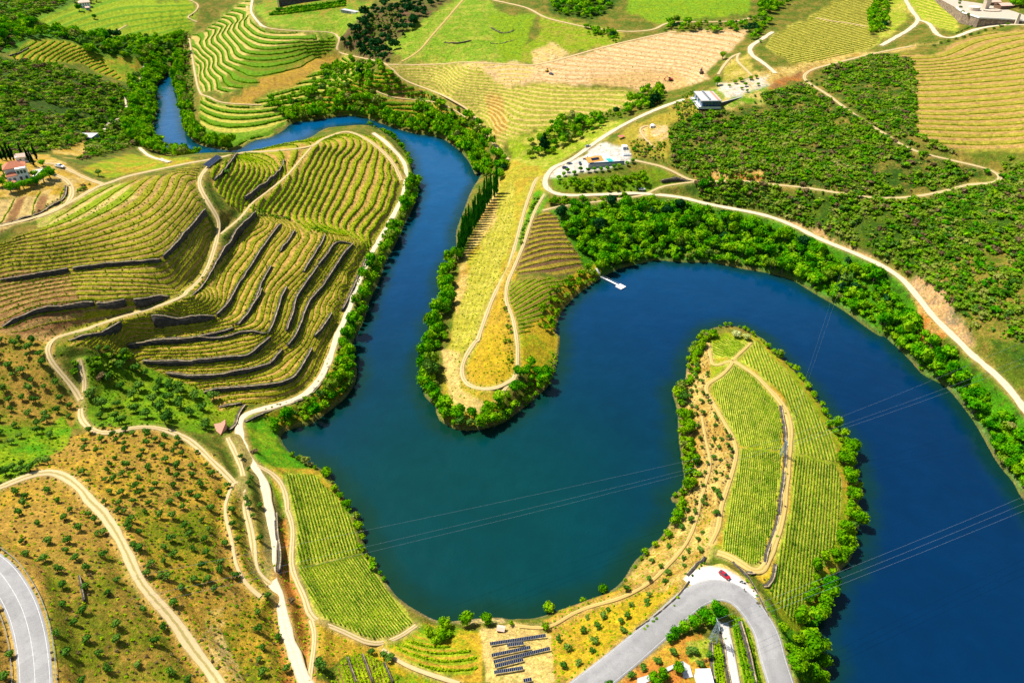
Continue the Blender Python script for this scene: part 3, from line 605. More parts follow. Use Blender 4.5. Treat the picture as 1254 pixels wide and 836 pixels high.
# ------------------------------------------------------------------ node helpers
def newmat(name):
    m = bpy.data.materials.new(name); m.use_nodes = True; nt = m.node_tree; nt.nodes.clear(); return m, nt
class N:
    def __init__(s, nt): s.nt = nt
    def __call__(s, t, **kw):
        n = s.nt.nodes.new(t)
        for k, v in kw.items():
            if k == 'ins':
                for a, b in v.items():
                    if isinstance(b, bpy.types.NodeSocket): s.nt.links.new(b, n.inputs[a])
                    else: n.inputs[a].default_value = b
            else: setattr(n, k, v)
        return n
    def math(s, op, a, b=None, c=None, clamp=False):
        n = s.nt.nodes.new('ShaderNodeMath'); n.operation = op; n.use_clamp = clamp
        for i, v in enumerate((a, b, c)):
            if v is None: continue
            if isinstance(v, bpy.types.NodeSocket): s.nt.links.new(v, n.inputs[i])
            else: n.inputs[i].default_value = v
        return n.outputs[0]
    def mix(s, f, a, b, blend='MIX'):
        n = s.nt.nodes.new('ShaderNodeMix'); n.data_type = 'RGBA'; n.blend_type = blend
        for i, v in ((0, f), (6, a), (7, b)):
            if isinstance(v, bpy.types.NodeSocket): s.nt.links.new(v, n.inputs[i])
            elif i == 0: n.inputs[0].default_value = v
            else: n.inputs[i].default_value = tuple(v)+((1,) if len(v) == 3 else ())
        return n.outputs[2]
    def noise(s, sc, det=3, vec=None, rough=.6, dist=0):
        n = s('ShaderNodeTexNoise', ins={'Scale': sc, 'Detail': det, 'Roughness': rough, 'Distortion': dist})
        s.nt.links.new(vec if vec is not None else s.pos(), n.inputs['Vector']); return n.outputs[0]
    def pos(s):
        if not hasattr(s, '_p'): s._p = s('ShaderNodeNewGeometry').outputs['Position']
        return s._p
    def smooth(s, v, a, b):
        n = s('ShaderNodeMapRange', interpolation_type='SMOOTHSTEP', ins={'Value': v, 'From Min': a, 'From Max': b}); return n.outputs[0]
    def bump(s, h, st, dist=.3):
        return s('ShaderNodeBump', ins={'Height': h, 'Strength': st, 'Distance': dist}).outputs[0]
    def out(s, sh, vol=None):
        o = s('ShaderNodeOutputMaterial'); s.nt.links.new(sh, o.inputs['Surface']); return o
    def bsdf(s, col, rough=.9, normal=None, spec=.2, metal=0.):
        n = s('ShaderNodeBsdfPrincipled', ins={'Roughness': rough, 'Specular IOR Level': spec, 'Metallic': metal})
        if isinstance(col, bpy.types.NodeSocket): s.nt.links.new(col, n.inputs['Base Color'])
        else: n.inputs['Base Color'].default_value = tuple(col)+(1,)
        if normal is not None: s.nt.links.new(normal, n.inputs['Normal'])
        return n.outputs[0]
def ground_mat():
    m, nt = newmat('ground'); n = N(nt)
    ca = n('ShaderNodeAttribute', attribute_name='cola').outputs['Color']; cb = n('ShaderNodeAttribute', attribute_name='colb').outputs['Color']
    ph = n('ShaderNodeAttribute', attribute_name='phase').outputs['Fac']; te = n('ShaderNodeAttribute', attribute_name='terr').outputs['Fac']
    n1 = n.noise(.09, 5); n2 = n.noise(.9, 5, rough=.7); n3 = n.noise(3.2, 3)
    fr = n.math('FRACT', n.math('ADD', ph, n.math('MULTIPLY', n.math('SUBTRACT', n2, .5), .45)))
    st = n.math('MULTIPLY', n.smooth(fr, .04, .16), n.math('SUBTRACT', 1., n.smooth(fr, .42, .6)))
    st = n.math('MULTIPLY', st, .95)
    nz = n.smooth(n.math('ADD', n.math('MULTIPLY', n1, .55), n.math('MULTIPLY', n2, .45)), .44, .6)
    fac = n('ShaderNodeMix', data_type='FLOAT'); 
    nt.links.new(te, fac.inputs[0]); nt.links.new(nz, fac.inputs[2]); nt.links.new(st, fac.inputs[3])
    col = n.mix(fac.outputs[0], ca, cb)
    n4 = n.noise(1.7, 4, rough=.75)
    tint = n('ShaderNodeMapRange', ins={'Value': n4, 'From Min': .3, 'From Max': .7, 'To Min': .5, 'To Max': 1.5}).outputs[0]
    vm = n('ShaderNodeVectorMath', operation='SCALE'); nt.links.new(col, vm.inputs[0]); nt.links.new(tint, vm.inputs['Scale'])
    n5 = n.noise(.33, 7, rough=.82)
    t5 = n('ShaderNodeMapRange', ins={'Value': n5, 'From Min': .32, 'From Max': .68, 'To Min': .45, 'To Max': 1.55}).outputs[0]
    vm2 = n('ShaderNodeVectorMath', operation='SCALE'); nt.links.new(vm.outputs[0], vm2.inputs[0]); nt.links.new(t5, vm2.inputs['Scale']); vm = vm2
    # greener tufts where it is damp, redder earth where it is bare
    tuft = n.smooth(n.noise(.45, 4, rough=.7), .55, .66)
    col2 = n.mix(n.math('MULTIPLY', tuft, .45), vm.outputs[0], (.09, .17, .006))
    red = n.smooth(n.noise(.21, 4), .6, .72)
    col2 = n.mix(n.math('MULTIPLY', red, .16), col2, (.33, .15, .03))
    n.out(n.bsdf(col2, .95, n.bump(n.math('ADD', n2, n.math('MULTIPLY', n3, .5)), .9, .5), .1)); return m
def simple(name, rgb, rough=.8, var=.25, sc=1.5, spec=.3, metal=0., bump=.2):
    m, nt = newmat(name); n = N(nt); a = n.noise(sc, 4)
    t = n('ShaderNodeMapRange', ins={'Value': a, 'From Min': .3, 'From Max': .7, 'To Min': 1-var, 'To Max': 1+var}).outputs[0]
    vm = n('ShaderNodeVectorMath', operation='SCALE'); vm.inputs[0].default_value = tuple(rgb); nt.links.new(t, vm.inputs['Scale'])
    n.out(n.bsdf(vm.outputs[0], rough, n.bump(a, bump, .1), spec, metal)); return m
def road_mat(name, base, rut=None, mid=None, asphalt=False):
    m, nt = newmat(name); n = N(nt)
    ac = n('ShaderNodeAttribute', attribute_name='across').outputs['Fac']
    a = n.noise(.5, 5, rough=.7); b = n.noise(4., 3)
    ab = n.math('ABSOLUTE', n.math('ADD', ac, n.math('MULTIPLY', n.math('SUBTRACT', a, .5), .6)))
    col = tuple(base)+(1,)
    if mid is not None:
        f = n.math('ADD', n.math('SUBTRACT', 1., n.smooth(ab, .12, .3)), n.smooth(ab, .8, 1.)); f = n.math('MULTIPLY', f, n.smooth(a, .2, .45), clamp=True)
        col = n.mix(n.math('MULTIPLY', f, .8), base, mid)
    else:
        f = n.math('MULTIPLY', n.smooth(a, .45, .7), .5); col = n.mix(f, base, tuple(x*.72 for x in base))
        if not asphalt:
            col = n.mix(n.math('MULTIPLY', n.smooth(ab, .72, .95), .75), col, (.36, .26, .12))
            col = n.mix(n.math('MULTIPLY', n.math('SUBTRACT', 1., n.smooth(ab, .08, .22)), n.math('MULTIPLY', n.smooth(b, .4, .6), .35)), col, (.3, .24, .1))
        else:
            pt = n.smooth(n.noise(.11, 2), .52, .56); col = n.mix(n.math('MULTIPLY', pt, .3), col, tuple(x*.6 for x in base))
            stn = n.smooth(n.noise(1.3, 4, rough=.8), .62, .72); col = n.mix(n.math('MULTIPLY', stn, .4), col, tuple(x*.45 for x in base))
        if asphalt:
            wt = n.math('MULTIPLY', n.math('SUBTRACT', 1., n.math('ABSOLUTE', n.math('SUBTRACT', n.math('MULTIPLY', n.math('ABSOLUTE', ac), 2.), .95)), None), .25, clamp=True)
            col = n.mix(wt, col, tuple(x*.6 for x in base))
    t = n('ShaderNodeMapRange', ins={'Value': b, 'From Min': .3, 'From Max': .7, 'To Min': .85, 'To Max': 1.15}).outputs[0]
    vm = n('ShaderNodeVectorMath', operation='SCALE'); nt.links.new(col, vm.inputs[0]); nt.links.new(t, vm.inputs['Scale'])
    n.out(n.bsdf(vm.outputs[0], .9, n.bump(b, .3, .08), .15)); return m
def stone_mat(name, base, dark):
    m, nt = newmat(name); n = N(nt)
    mp = n('ShaderNodeMapping', ins={'Scale': (1.6, 1.6, 3.2)}); nt.links.new(n.pos(), mp.inputs[0])
    vo = n('ShaderNodeTexVoronoi', feature='F1', ins={'Scale': 1.1}); nt.links.new(mp.outputs[0], vo.inputs['Vector'])
    ve = n('ShaderNodeTexVoronoi', feature='DISTANCE_TO_EDGE', ins={'Scale': 1.1}); nt.links.new(mp.outputs[0], ve.inputs['Vector'])
    sep = n('ShaderNodeSeparateColor'); nt.links.new(vo.outputs['Color'], sep.inputs[0])
    col = n.mix(sep.outputs[0], base, dark); col = n.mix(n.math('SUBTRACT', 1., n.smooth(ve.outputs[0], 0., .09)), col, (.04, .035, .03))
    st = n.noise(.5, 5, rough=.75); col = n.mix(n.smooth(st, .45, .62), col, tuple(x*1.35 for x in base)); col = n.mix(n.math('MULTIPLY', n.smooth(n.noise(.9, 4, rough=.7), .58, .66), .8), col, (.06, .08, .012))
    n.out(n.bsdf(col, .95, n.bump(n.smooth(ve.outputs[0], 0., .15), .8, .1), .1)); return m
def water_mat():
    m, nt = newmat('river_water'); n = N(nt)
    a = n.noise(.006, 2, rough=.5); b = n.noise(1.1, 3, rough=.6); c = n.noise(.12, 3); cc = n.noise(.035, 3)
    sep = n('ShaderNodeSeparateXYZ'); nt.links.new(n.pos(), sep.inputs[0])
    # sky reflection painted in by position: near reach greener, channel blue, far reach brighter
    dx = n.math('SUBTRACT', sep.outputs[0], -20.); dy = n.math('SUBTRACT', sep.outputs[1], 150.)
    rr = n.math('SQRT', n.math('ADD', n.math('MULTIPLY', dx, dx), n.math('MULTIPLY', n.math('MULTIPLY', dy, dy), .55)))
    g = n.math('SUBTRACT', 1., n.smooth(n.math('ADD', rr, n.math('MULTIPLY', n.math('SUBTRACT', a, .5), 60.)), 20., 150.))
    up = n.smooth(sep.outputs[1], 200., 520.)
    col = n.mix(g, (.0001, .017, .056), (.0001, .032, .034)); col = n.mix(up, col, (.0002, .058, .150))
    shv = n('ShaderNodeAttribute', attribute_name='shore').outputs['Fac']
    bank_refl = n.math('SUBTRACT', 1., n.smooth(n.math('ADD', shv, n.math('MULTIPLY', n.math('SUBTRACT', n.noise(.16, 4), .5), 7.)), 1., 11.))
    col = n.mix(n.math('MULTIPLY', bank_refl, .8), col, (.003, .026, .010))  # dark green reflection and shadow of the banks painted into the water colour
    t = n('ShaderNodeMapRange', ins={'Value': n.math('ADD', n.math('MULTIPLY', c, .5), n.math('MULTIPLY', cc, .5)), 'From Min': .35, 'From Max': .65, 'To Min': .9, 'To Max': 1.1}).outputs[0]
    vm = n('ShaderNodeVectorMath', operation='SCALE'); nt.links.new(col, vm.inputs[0]); nt.links.new(t, vm.inputs['Scale'])
    ns = n('ShaderNodeBsdfPrincipled', ins={'Roughness': .1, 'IOR': 1.33, 'Specular IOR Level': .4})
    nt.links.new(vm.outputs[0], ns.inputs['Base Color']); nt.links.new(n.bump(n.math('MULTIPLY', n.math('ADD', b, n.math('MULTIPLY', c, 2.)), n.math('ADD', .25, n.math('MULTIPLY', n.smooth(cc, .42, .62), 1.2))), .22, .3), ns.inputs['Normal'])
    n.out(ns.outputs[0]); return m
def leaf_mat(name, cols, sc=.16, trans=.25):
    m, nt = newmat(name); n = N(nt)
    a = n.noise(sc, 2); b = n.noise(2.5, 2); r = n('ShaderNodeObjectInfo').outputs['Random']
    f = n.math('ADD', n.math('MULTIPLY', n.math('SUBTRACT', a, .5), 2.2), n.math('ADD', n.math('MULTIPLY', n.math('SUBTRACT', b, .5), 1.0), n.math('MULTIPLY', r, .35)))
    rp = n('ShaderNodeValToRGB'); nt.links.new(n.math('ADD', f, .35), rp.inputs[0]); e = rp.color_ramp.elements
    e[0].position = 0.; e[0].color = tuple(cols[0])+(1,); e[1].position = 1.; e[1].color = tuple(cols[-1])+(1,)
    for i, c in enumerate(cols[1:-1]): x = e.new((i+1)/(len(cols)-1)); x.color = tuple(c)+(1,)
    d = n('ShaderNodeBsdfDiffuse'); tr = n('ShaderNodeBsdfTranslucent'); nt.links.new(rp.outputs[0], d.inputs[0]); nt.links.new(rp.outputs[0], tr.inputs[0])
    mx = n('ShaderNodeMixShader', ins={0: trans}); nt.links.new(d.outputs[0], mx.inputs[1]); nt.links.new(tr.outputs[0], mx.inputs[2]); n.out(mx.outputs[0]); return m

# ------------------------------------------------------------------ mesh helpers
def raw_mesh(name, V_, Fs, mats=(), fmat=None, smooth=False):
    """V_ (n,3); Fs list of int arrays (m,3) or (m,4)"""
    Fs = [np.asarray(f, np.int64) for f in Fs if len(f)]
    me = bpy.data.meshes.new(name); me.vertices.add(len(V_)); me.vertices.foreach_set('co', np.asarray(V_, np.float32).ravel())
    lv = np.concatenate([f.ravel() for f in Fs]); cnt = np.concatenate([np.full(len(f), f.shape[1]) for f in Fs])
    me.loops.add(len(lv)); me.loops.foreach_set('vertex_index', lv.astype(np.int32)); me.polygons.add(len(cnt))
    st = np.r_[0, np.cumsum(cnt)[:-1]]; me.polygons.foreach_set('loop_start', st.astype(np.int32)); me.polygons.foreach_set('loop_total', cnt.astype(np.int32))
    for m in mats: me.materials.append(m)
    if fmat is not None: me.polygons.foreach_set('material_index', np.asarray(fmat, np.int32))
    if smooth: me.polygons.foreach_set('use_smooth', np.ones(len(cnt), bool))
    me.update(calc_edges=True); me.validate(); return me
def link(name, me, parent=None, loc=None, rz=0, sc=None):
    o = bpy.data.objects.new(name, me); COL.objects.link(o)
    if parent is not None: o.parent = parent
    if loc is not None: o.location = loc
    if rz: o.rotation_euler = (0, 0, rz)
    if sc is not None: o.scale = sc
    return o
def tag(o, label=None, cat=None, group=None, kind=None):
    if label: o['label'] = label
    if cat: o['category'] = cat
    if group: o['group'] = group
    if kind: o['kind'] = kind
    return o

# ground
TX, TY, TZ = WX, WY, HT
Vt = np.stack([TX.ravel(), TY.ravel(), TZ.ravel()], 1)
ii = np.arange(NV_*NU_).reshape(NV_, NU_)
Fq = np.stack([ii[:-1, :-1], ii[1:, :-1], ii[1:, 1:], ii[:-1, 1:]], -1).reshape(-1, 4)
me = raw_mesh('ground', Vt, [Fq], [ground_mat()], smooth=True)
for nm, arr in (('cola', CA), ('colb', CB)):
    at = me.attributes.new(nm, 'FLOAT_COLOR', 'POINT'); at.data.foreach_set('color', np.column_stack([arr, np.ones(len(arr))]).astype(np.float32).ravel())
for nm, arr in (('phase', PHASE), ('terr', TERR)):
    at = me.attributes.new(nm, 'FLOAT', 'POINT'); at.data.foreach_set('value', arr.ravel().astype(np.float32))
tag(link('ground', me), kind='structure')
# water
wm = (INW)|(SD < 3); wc = wm[:-1, :-1]|wm[1:, :-1]|wm[:-1, 1:]|wm[1:, 1:]
used = np.zeros((NV_, NU_), bool); used[:-1, :-1] |= wc; used[1:, :-1] |= wc; used[:-1, 1:] |= wc; used[1:, 1:] |= wc
rmap = -np.ones(NV_*NU_, int); rmap[used.ravel()] = np.arange(used.sum())
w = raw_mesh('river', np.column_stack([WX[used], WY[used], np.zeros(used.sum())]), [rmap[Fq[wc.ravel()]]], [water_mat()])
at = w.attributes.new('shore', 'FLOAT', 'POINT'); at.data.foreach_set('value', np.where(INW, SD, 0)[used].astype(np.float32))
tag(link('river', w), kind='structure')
# roads
RM = {'asphalt': road_mat('asphalt', (.29, .28, .272), asphalt=True), 'gravel': road_mat('pale_gravel', (.56, .47, .32)),
      'rutted': road_mat('rutted_dirt', (.50, .37, .19), mid=(.24, .2, .05)), 'dirt': road_mat('bare_dirt', (.52, .37, .18)), 'faint': road_mat('earth_path', (.50, .33, .11), mid=(.30, .24, .05)), 'apron': road_mat('white_gravel', (.62, .57, .49)), 'concrete': road_mat('concrete', (.45, .43, .4))}
def ribbon(name, p, z, offs, mat, lift, vary=0.):
    d = np.gradient(p, axis=0); nn = np.stack([-d[:, 1], d[:, 0]], 1)/np.maximum(np.hypot(*d.T), 1e-6)[:, None]
    wv = 1+vary*(np.interp(np.arange(len(p)), np.arange(0, len(p)+6, 3), rng.random(len(range(0, len(p)+6, 3))))-.5)
    k = len(offs); Vv = []; 
    for o in offs: q = p+nn*(o*wv)[:, None]; Vv.append(np.column_stack([q, z+lift-(.0 if abs(o) < max(abs(min(offs)), max(offs))-.01 or k < 4 else .18)]))
    Vv = np.stack(Vv, 1).reshape(-1, 3); n = len(p); a = (np.arange(n-1)[:, None]*k+np.arange(k-1)[None]).ravel()
    me = raw_mesh(name, Vv, [np.stack([a, a+k, a+k+1, a+1], 1)[:, ::-1]], [mat], smooth=True)
    at = me.attributes.new('across', 'FLOAT', 'POINT'); mx = max(abs(min(offs)), max(offs)); at.data.foreach_set('value', np.tile(np.array(offs)/mx, n).astype(np.float32)); return me
white_paint = simple('road_paint', (.44, .43, .41), .6, .25)
for k, (nm, kind, w_, p, z) in enumerate(road_w):
    h = w_/2; me = ribbon(nm, p, z, [-h-.25, -h, -h*.5, 0, h*.5, h, h+.25], RM[kind], (.08 if kind == 'apron' else .2+.006*k), .0 if kind in ('asphalt', 'apron') else .35)
    tag(link(nm, me), kind='structure')
    if kind == 'asphalt':
        for o in ((-h+.3, h-.3, 0.) if k == 0 else (-h+.3, h-.3)):
            me = ribbon('road_markings', p, z, [o-.06, o+.06], white_paint, .2+.006*k+.03); tag(link('road_markings', me), kind='structure')
# pull-off of pale concrete beside the bend
# stone walls
WM = stone_mat('dry_stone', (.085, .072, .065), (.04, .037, .037)); COP = stone_mat('coping_stone', (.36, .28, .16), (.24, .19, .11))
for p, nn, A_, fade, lab in wall_w:
    z0 = samp(HT, *(p+nn*1.6).T); zl = samp(HT, *(p-nn*1.7).T); T = (.3 if A_ < .7 else 1.)
    top = np.maximum(z0, zl+.35*A_)+.12; kk = np.ones(3)/3
    if len(top) > 5: top = np.convolve(np.pad(top, 1, 'edge'), kk, 'valid')
    top += (np.interp(np.arange(len(top)), np.arange(0, len(top)+7, 4), rng.random(len(range(0, len(top)+7, 4))))-.6)*(.9 if A_ > 1 else .2)+(rng.random(len(top))-.5)*.22
    bot = np.minimum(zl, samp(HT, *(p-nn*.6).T))-.6
    n = len(p)
    def strip(o0, o1, zt, zb, name, mat):
        ring = []
        for o, z in ((o0, zb), (o0, zt), (o1, zt), (o1, zb)): ring.append(np.column_stack([p+nn*o, z]))
        Vv = np.stack(ring, 1).reshape(-1, 3); a = np.arange(n-1)*4; Fs = [np.stack([a+i, a+(i+1) % 4, a+4+(i+1) % 4, a+4+i], 1) for i in range(4)]
        Fs.append(np.array([[0, 3, 2, 1], [4*n-4, 4*n-3, 4*n-2, 4*n-1]])); return raw_mesh(name, Vv, Fs, [mat])
    e = bpy.data.objects.new('stone_wall', None); COL.objects.link(e)
    tag(e, lab, 'wall', 'stone walls of the terraces')
    link('wall_face', strip(-.9*T, .2, top, bot, 'wall_face', WM), e)
    link('coping', strip(-.98*T, -.55*T, top+.1, top-.02, 'coping', COP), e)
# ------------------------------------------------------------------ camera, light
cam = bpy.data.cameras.new('camera'); cam.sensor_width = 36; cam.lens = 24.0; cam.clip_end = 20000; cam.clip_start = 1
co = bpy.data.objects.new('camera', cam); COL.objects.link(co); co.location = (0, 0, CAMH); co.rotation_euler = (R(90-36), 0, 0); scene.camera = co
SUN_EL = 56; 
sd = Vector((-math.cos(R(33)), math.sin(R(33)), 0)); sdir = Vector((sd.x*math.cos(R(SUN_EL)), sd.y*math.cos(R(SUN_EL)), math.sin(R(SUN_EL))))
sl = bpy.data.lights.new('sun', 'SUN'); sl.energy = 4.6; sl.angle = R(.5); sl.color = (1, .955, .87)
so = bpy.data.objects.new('sun', sl); COL.objects.link(so); so.rotation_euler = (-sdir).to_track_quat('-Z', 'Y').to_euler()
wd = bpy.data.worlds.new('World'); scene.world = wd; wd.use_nodes = True; nt = wd.node_tree; nt.nodes.clear()
sk = nt.nodes.new('ShaderNodeTexSky'); sk.sky_type = 'NISHITA'; sk.sun_disc = False; sk.sun_elevation = R(SUN_EL); sk.sun_rotation = math.atan2(sdir.x, sdir.y)
bg = nt.nodes.new('ShaderNodeBackground'); bg.inputs[1].default_value = .075; ou = nt.nodes.new('ShaderNodeOutputWorld')
nt.links.new(sk.outputs[0], bg.inputs[0]); nt.links.new(bg.outputs[0], ou.inputs[0])
scene.view_settings.view_transform = 'Standard'; scene.view_settings.look = 'None'; scene.view_settings.exposure = .86; scene.view_settings.gamma = 1; scene.view_settings.use_curve_mapping = False
# ------------------------------------------------------------------ plants
def ico(r=1.):
    t = (1+5**.5)/2; v = np.array([[-1, t, 0], [1, t, 0], [-1, -t, 0], [1, -t, 0], [0, -1, t], [0, 1, t], [0, -1, -t], [0, 1, -t], [t, 0, -1], [t, 0, 1], [-t, 0, -1], [-t, 0, 1]], float)
    v *= r/np.linalg.norm(v[0]); f = np.array([[0, 11, 5], [0, 5, 1], [0, 1, 7], [0, 7, 10], [0, 10, 11], [1, 5, 9], [5, 11, 4], [11, 10, 2], [10, 7, 6], [7, 1, 8], [3, 9, 4], [3, 4, 2], [3, 2, 6], [3, 6, 8], [3, 8, 9], [4, 9, 5], [2, 4, 11], [6, 2, 10], [8, 6, 7], [9, 8, 1]]); return v, f
def leafcloud(r, lobes, nleaf, leaf, core=.78):
    """lobes: rows (x, y, z, radius, zsquash) in a unit-ish crown; returns verts, quads, tris"""
    V_, Q, Tt = [], [], []; k = 0; iv, jf = ico()
    w = lobes[:, 3]**2; w = w/w.sum()
    for L in lobes:
        v = iv*(.85+.3*r.random((12, 1)))*L[3]*core; v[:, 2] *= L[4]; v += L[:3]; V_.append(v); Tt.append(jf+k); k += 12
    li = r.choice(len(lobes), nleaf, p=w); d = r.normal(size=(nleaf, 3)); d[:, 2] = np.abs(d[:, 2])*1.1-.35; d /= np.linalg.norm(d, axis=1)[:, None]
    L = lobes[li]; c = L[:, :3]+d*np.stack([L[:, 3], L[:, 3], L[:, 3]*L[:, 4]], 1)*(.86+.28*r.random((nleaf, 1)))
    nn = d+r.normal(size=(nleaf, 3))*.55; nn /= np.linalg.norm(nn, axis=1)[:, None]
    a = np.cross(nn, r.normal(size=(nleaf, 3))); a /= np.linalg.norm(a, axis=1)[:, None]; b = np.cross(nn, a)
    s = leaf*(.6+.8*r.random((nleaf, 1))); a = a*s; b = b*s*.75
    q = np.stack([c-a-b*.4, c+a*.2-b, c+a+b*.5, c-a*.3+b], 1).reshape(-1, 3); V_.append(q); Q.append(np.arange(nleaf*4).reshape(-1, 4)+k)
    return np.concatenate(V_), np.concatenate(Q), np.concatenate(Tt)
def lobes_round(r, n, squash=.8, spread=.3, rad=(.2, .3), z0=.62, tall=.22):
    L = []
    for i in range(n):
        a = r.random()*6.28; q = spread*math.sqrt(r.random()); L.append((q*math.cos(a), q*math.sin(a), z0+tall*(r.random()*2-1)*(1-q), r.uniform(*rad), squash))
    return np.array(L)
def lobes_column(r, n, w=.5):
    L = []
    for i in range(n):
        t = (i+.5)/n; rr = w*(.35+.65*math.sin(min(1, t*1.15+.12)*math.pi*.93)); L.append(((r.random()-.5)*.12, (r.random()-.5)*.12, .08+.9*t, rr*.55, 1.2/n/(rr*.55)*.9+.2))
    return np.array(L)
def lobes_cone(r, n):
    L = []
    for i in range(n):
        t = i/n; a = i*2.4; q = .34*(1-t); L.append((q*math.cos(a), q*math.sin(a), .2+.75*t, .24*(1-t)+.07, .6))
    return np.array(L)
def trunk_parts(r, h, rad, limbs=3, top=.55):
    V_, Q = [], []; k = 0
    def tube(p0, p1, r0, r1):
        nonlocal k
        p0 = np.array(p0); p1 = np.array(p1); d = p1-p0; d = d/np.linalg.norm(d); a = np.cross(d, [.3, .9, .1]); a /= np.linalg.norm(a); b = np.cross(d, a)
        t = np.arange(5)*2*np.pi/5; ring = np.cos(t)[:, None]*a+np.sin(t)[:, None]*b
        V_.append(np.vstack([p0+ring*r0, p1+ring*r1])); i = np.arange(5); Q.append(np.stack([i, (i+1) % 5, (i+1) % 5+5, i+5], 1)+k); k += 10
    tube((0, 0, -.12), (0.02, .01, h), rad*1.3, rad*.7)
    for i in range(limbs):
        a = i*2.1+r.random(); tube((0.02, .01, h*.85), (.2*math.cos(a), .2*math.sin(a), top), rad*.6, rad*.25)
    return np.concatenate(V_), np.concatenate(Q)
GREEN = lambda *c: [hexc(*x, k=1.3) for x in c]
MAT = dict(
 river=leaf_mat('foliage_river', GREEN((26,100,4), (62,146,8), (112,182,12), (164,206,26))),
 poplar=leaf_mat('foliage_poplar', GREEN((14,92,16), (34,124,16), (62,150,22))),
 olive=leaf_mat('foliage_olive', GREEN((52,98,26), (84,132,38), (122,156,58)), trans=.15),
 scrub=leaf_mat('foliage_scrub', GREEN((44,100,14), (90,142,20), (138,170,34), (170,168,90)), sc=.11),
 orchard=leaf_mat('foliage_orchard', GREEN((60,130,6), (104,166,8), (156,192,18))),
 cypress=leaf_mat('foliage_cypress', GREEN((10,38,14), (18,52,18))),
 pine=leaf_mat('foliage_pine', GREEN((12,52,26), (26,78,34), (50,104,44))),
 vine=leaf_mat('foliage_vine', GREEN((112,160,8), (156,192,14), (196,214,30)), sc=.1),
 vinedark=leaf_mat('foliage_vine_dark', GREEN((70,134,8), (108,160,10), (146,182,16)), sc=.1),
 vinegold=leaf_mat('foliage_vine_gold', GREEN((118,142,12), (168,176,24), (206,198,48)), sc=.1),
 cream=leaf_mat('foliage_cream', GREEN((150,170,70), (205,214,120), (226,228,160))),
 dry=leaf_mat('foliage_dry', GREEN((112,96,62), (140,120,80))),
)
BARK = simple('bark', (.13, .10, .075), .95, .3, 3.)
def proto(kind, seed, nleaf, leaf, nl):
    r = np.random.default_rng(seed)
    if kind in ('poplar', 'cypress'): L = lobes_column(r, nl, .5)
    elif kind == 'pine': L = lobes_cone(r, nl)
    elif kind == 'shrub': L = lobes_round(r, nl, .8, .28, (.2, .3), .38, .1)
    elif kind == 'olive': L = lobes_round(r, nl, .75, .26, (.2, .27), .62, .14)
    else: L = lobes_round(r, nl, .85, .27, (.2, .3), .6, .2)
    return leafcloud(r, L, nleaf, leaf)
PR = {}
def build_proto(kind, nvar, nleaf, leaf, nl):
    PR[kind] = [proto(kind, 100+i*7+len(kind), nleaf, leaf, nl) for i in range(nvar)]
build_proto('tree', 5, 330, .065, 9); build_proto('olive', 4, 170, .075, 7); build_proto('shrub', 4, 90, .1, 5); build_proto('poplar', 3, 380, .07, 9); build_proto('cypress', 2, 220, .06, 8); build_proto('pine', 2, 260, .075, 11)
LO = {'tree': [proto('tree', 900+i, 120, .105, 6) for i in range(4)], 'shrub': [proto('shrub', 950+i, 34, .15, 3) for i in range(5)], 'olive': [proto('olive', 970+i, 60, .12, 4) for i in range(3)]}
CROWN = {}; TRUNK = {}; WHOLE = {}
def crown_mesh(kind, i, mat):
    if (kind, i, mat) not in CROWN: v, q, t = PR[kind][i]; CROWN[kind, i, mat] = raw_mesh('crown', v, [q, t], [MAT[mat]])
    return CROWN[kind, i, mat]
def trunk_mesh(kind):
    if kind not in TRUNK:
        v, q = trunk_parts(np.random.default_rng(5), .35 if kind != 'poplar' else .15, .045 if kind != 'poplar' else .12, 3 if kind not in ('poplar', 'cypress') else 1); TRUNK[kind] = raw_mesh('trunk', v, [q], [BARK])
    return TRUNK[kind]
def whole_mesh(kind, i, mat):
    if (kind, i, mat) not in WHOLE:
        v, q, t = PR[kind][i]; v2, q2 = trunk_parts(np.random.default_rng(5), .35, .045, 2)
        WHOLE[kind, i, mat] = raw_mesh(kind, np.vstack([v, v2]), [q, t, q2+len(v)], [MAT[mat], BARK], fmat=np.r_[np.zeros(len(q)+len(t)), np.ones(len(q2))])
    return WHOLE[kind, i, mat]
def plant(name, kind, mat, x, y, d, h, label, cat, group=None, parts=True, i=None):
    z = float(samp(HT, x, y))-.1; i = rng.integers(len(PR[kind])) if i is None else i; rz = rng.random()*6.28
    if parts:
        e = bpy.data.objects.new(name, None); COL.objects.link(e); e.location = (x, y, z); e.rotation_euler = (0, 0, rz); e.scale = (d, d, h); e.empty_display_size = .5
        link('crown', crown_mesh(kind, i, mat), e); link('trunk', trunk_mesh(kind), e)
    else: e = link(name, whole_mesh(kind, i, mat), None, (x, y, z), rz, (d, d, h))
    return tag(e, label, cat, group)
CELL = np.abs(np.gradient(WX, axis=1)*np.gradient(WY, axis=0))
CLUMP = vnoise((WX, WY), 14, 21, 3).ravel()
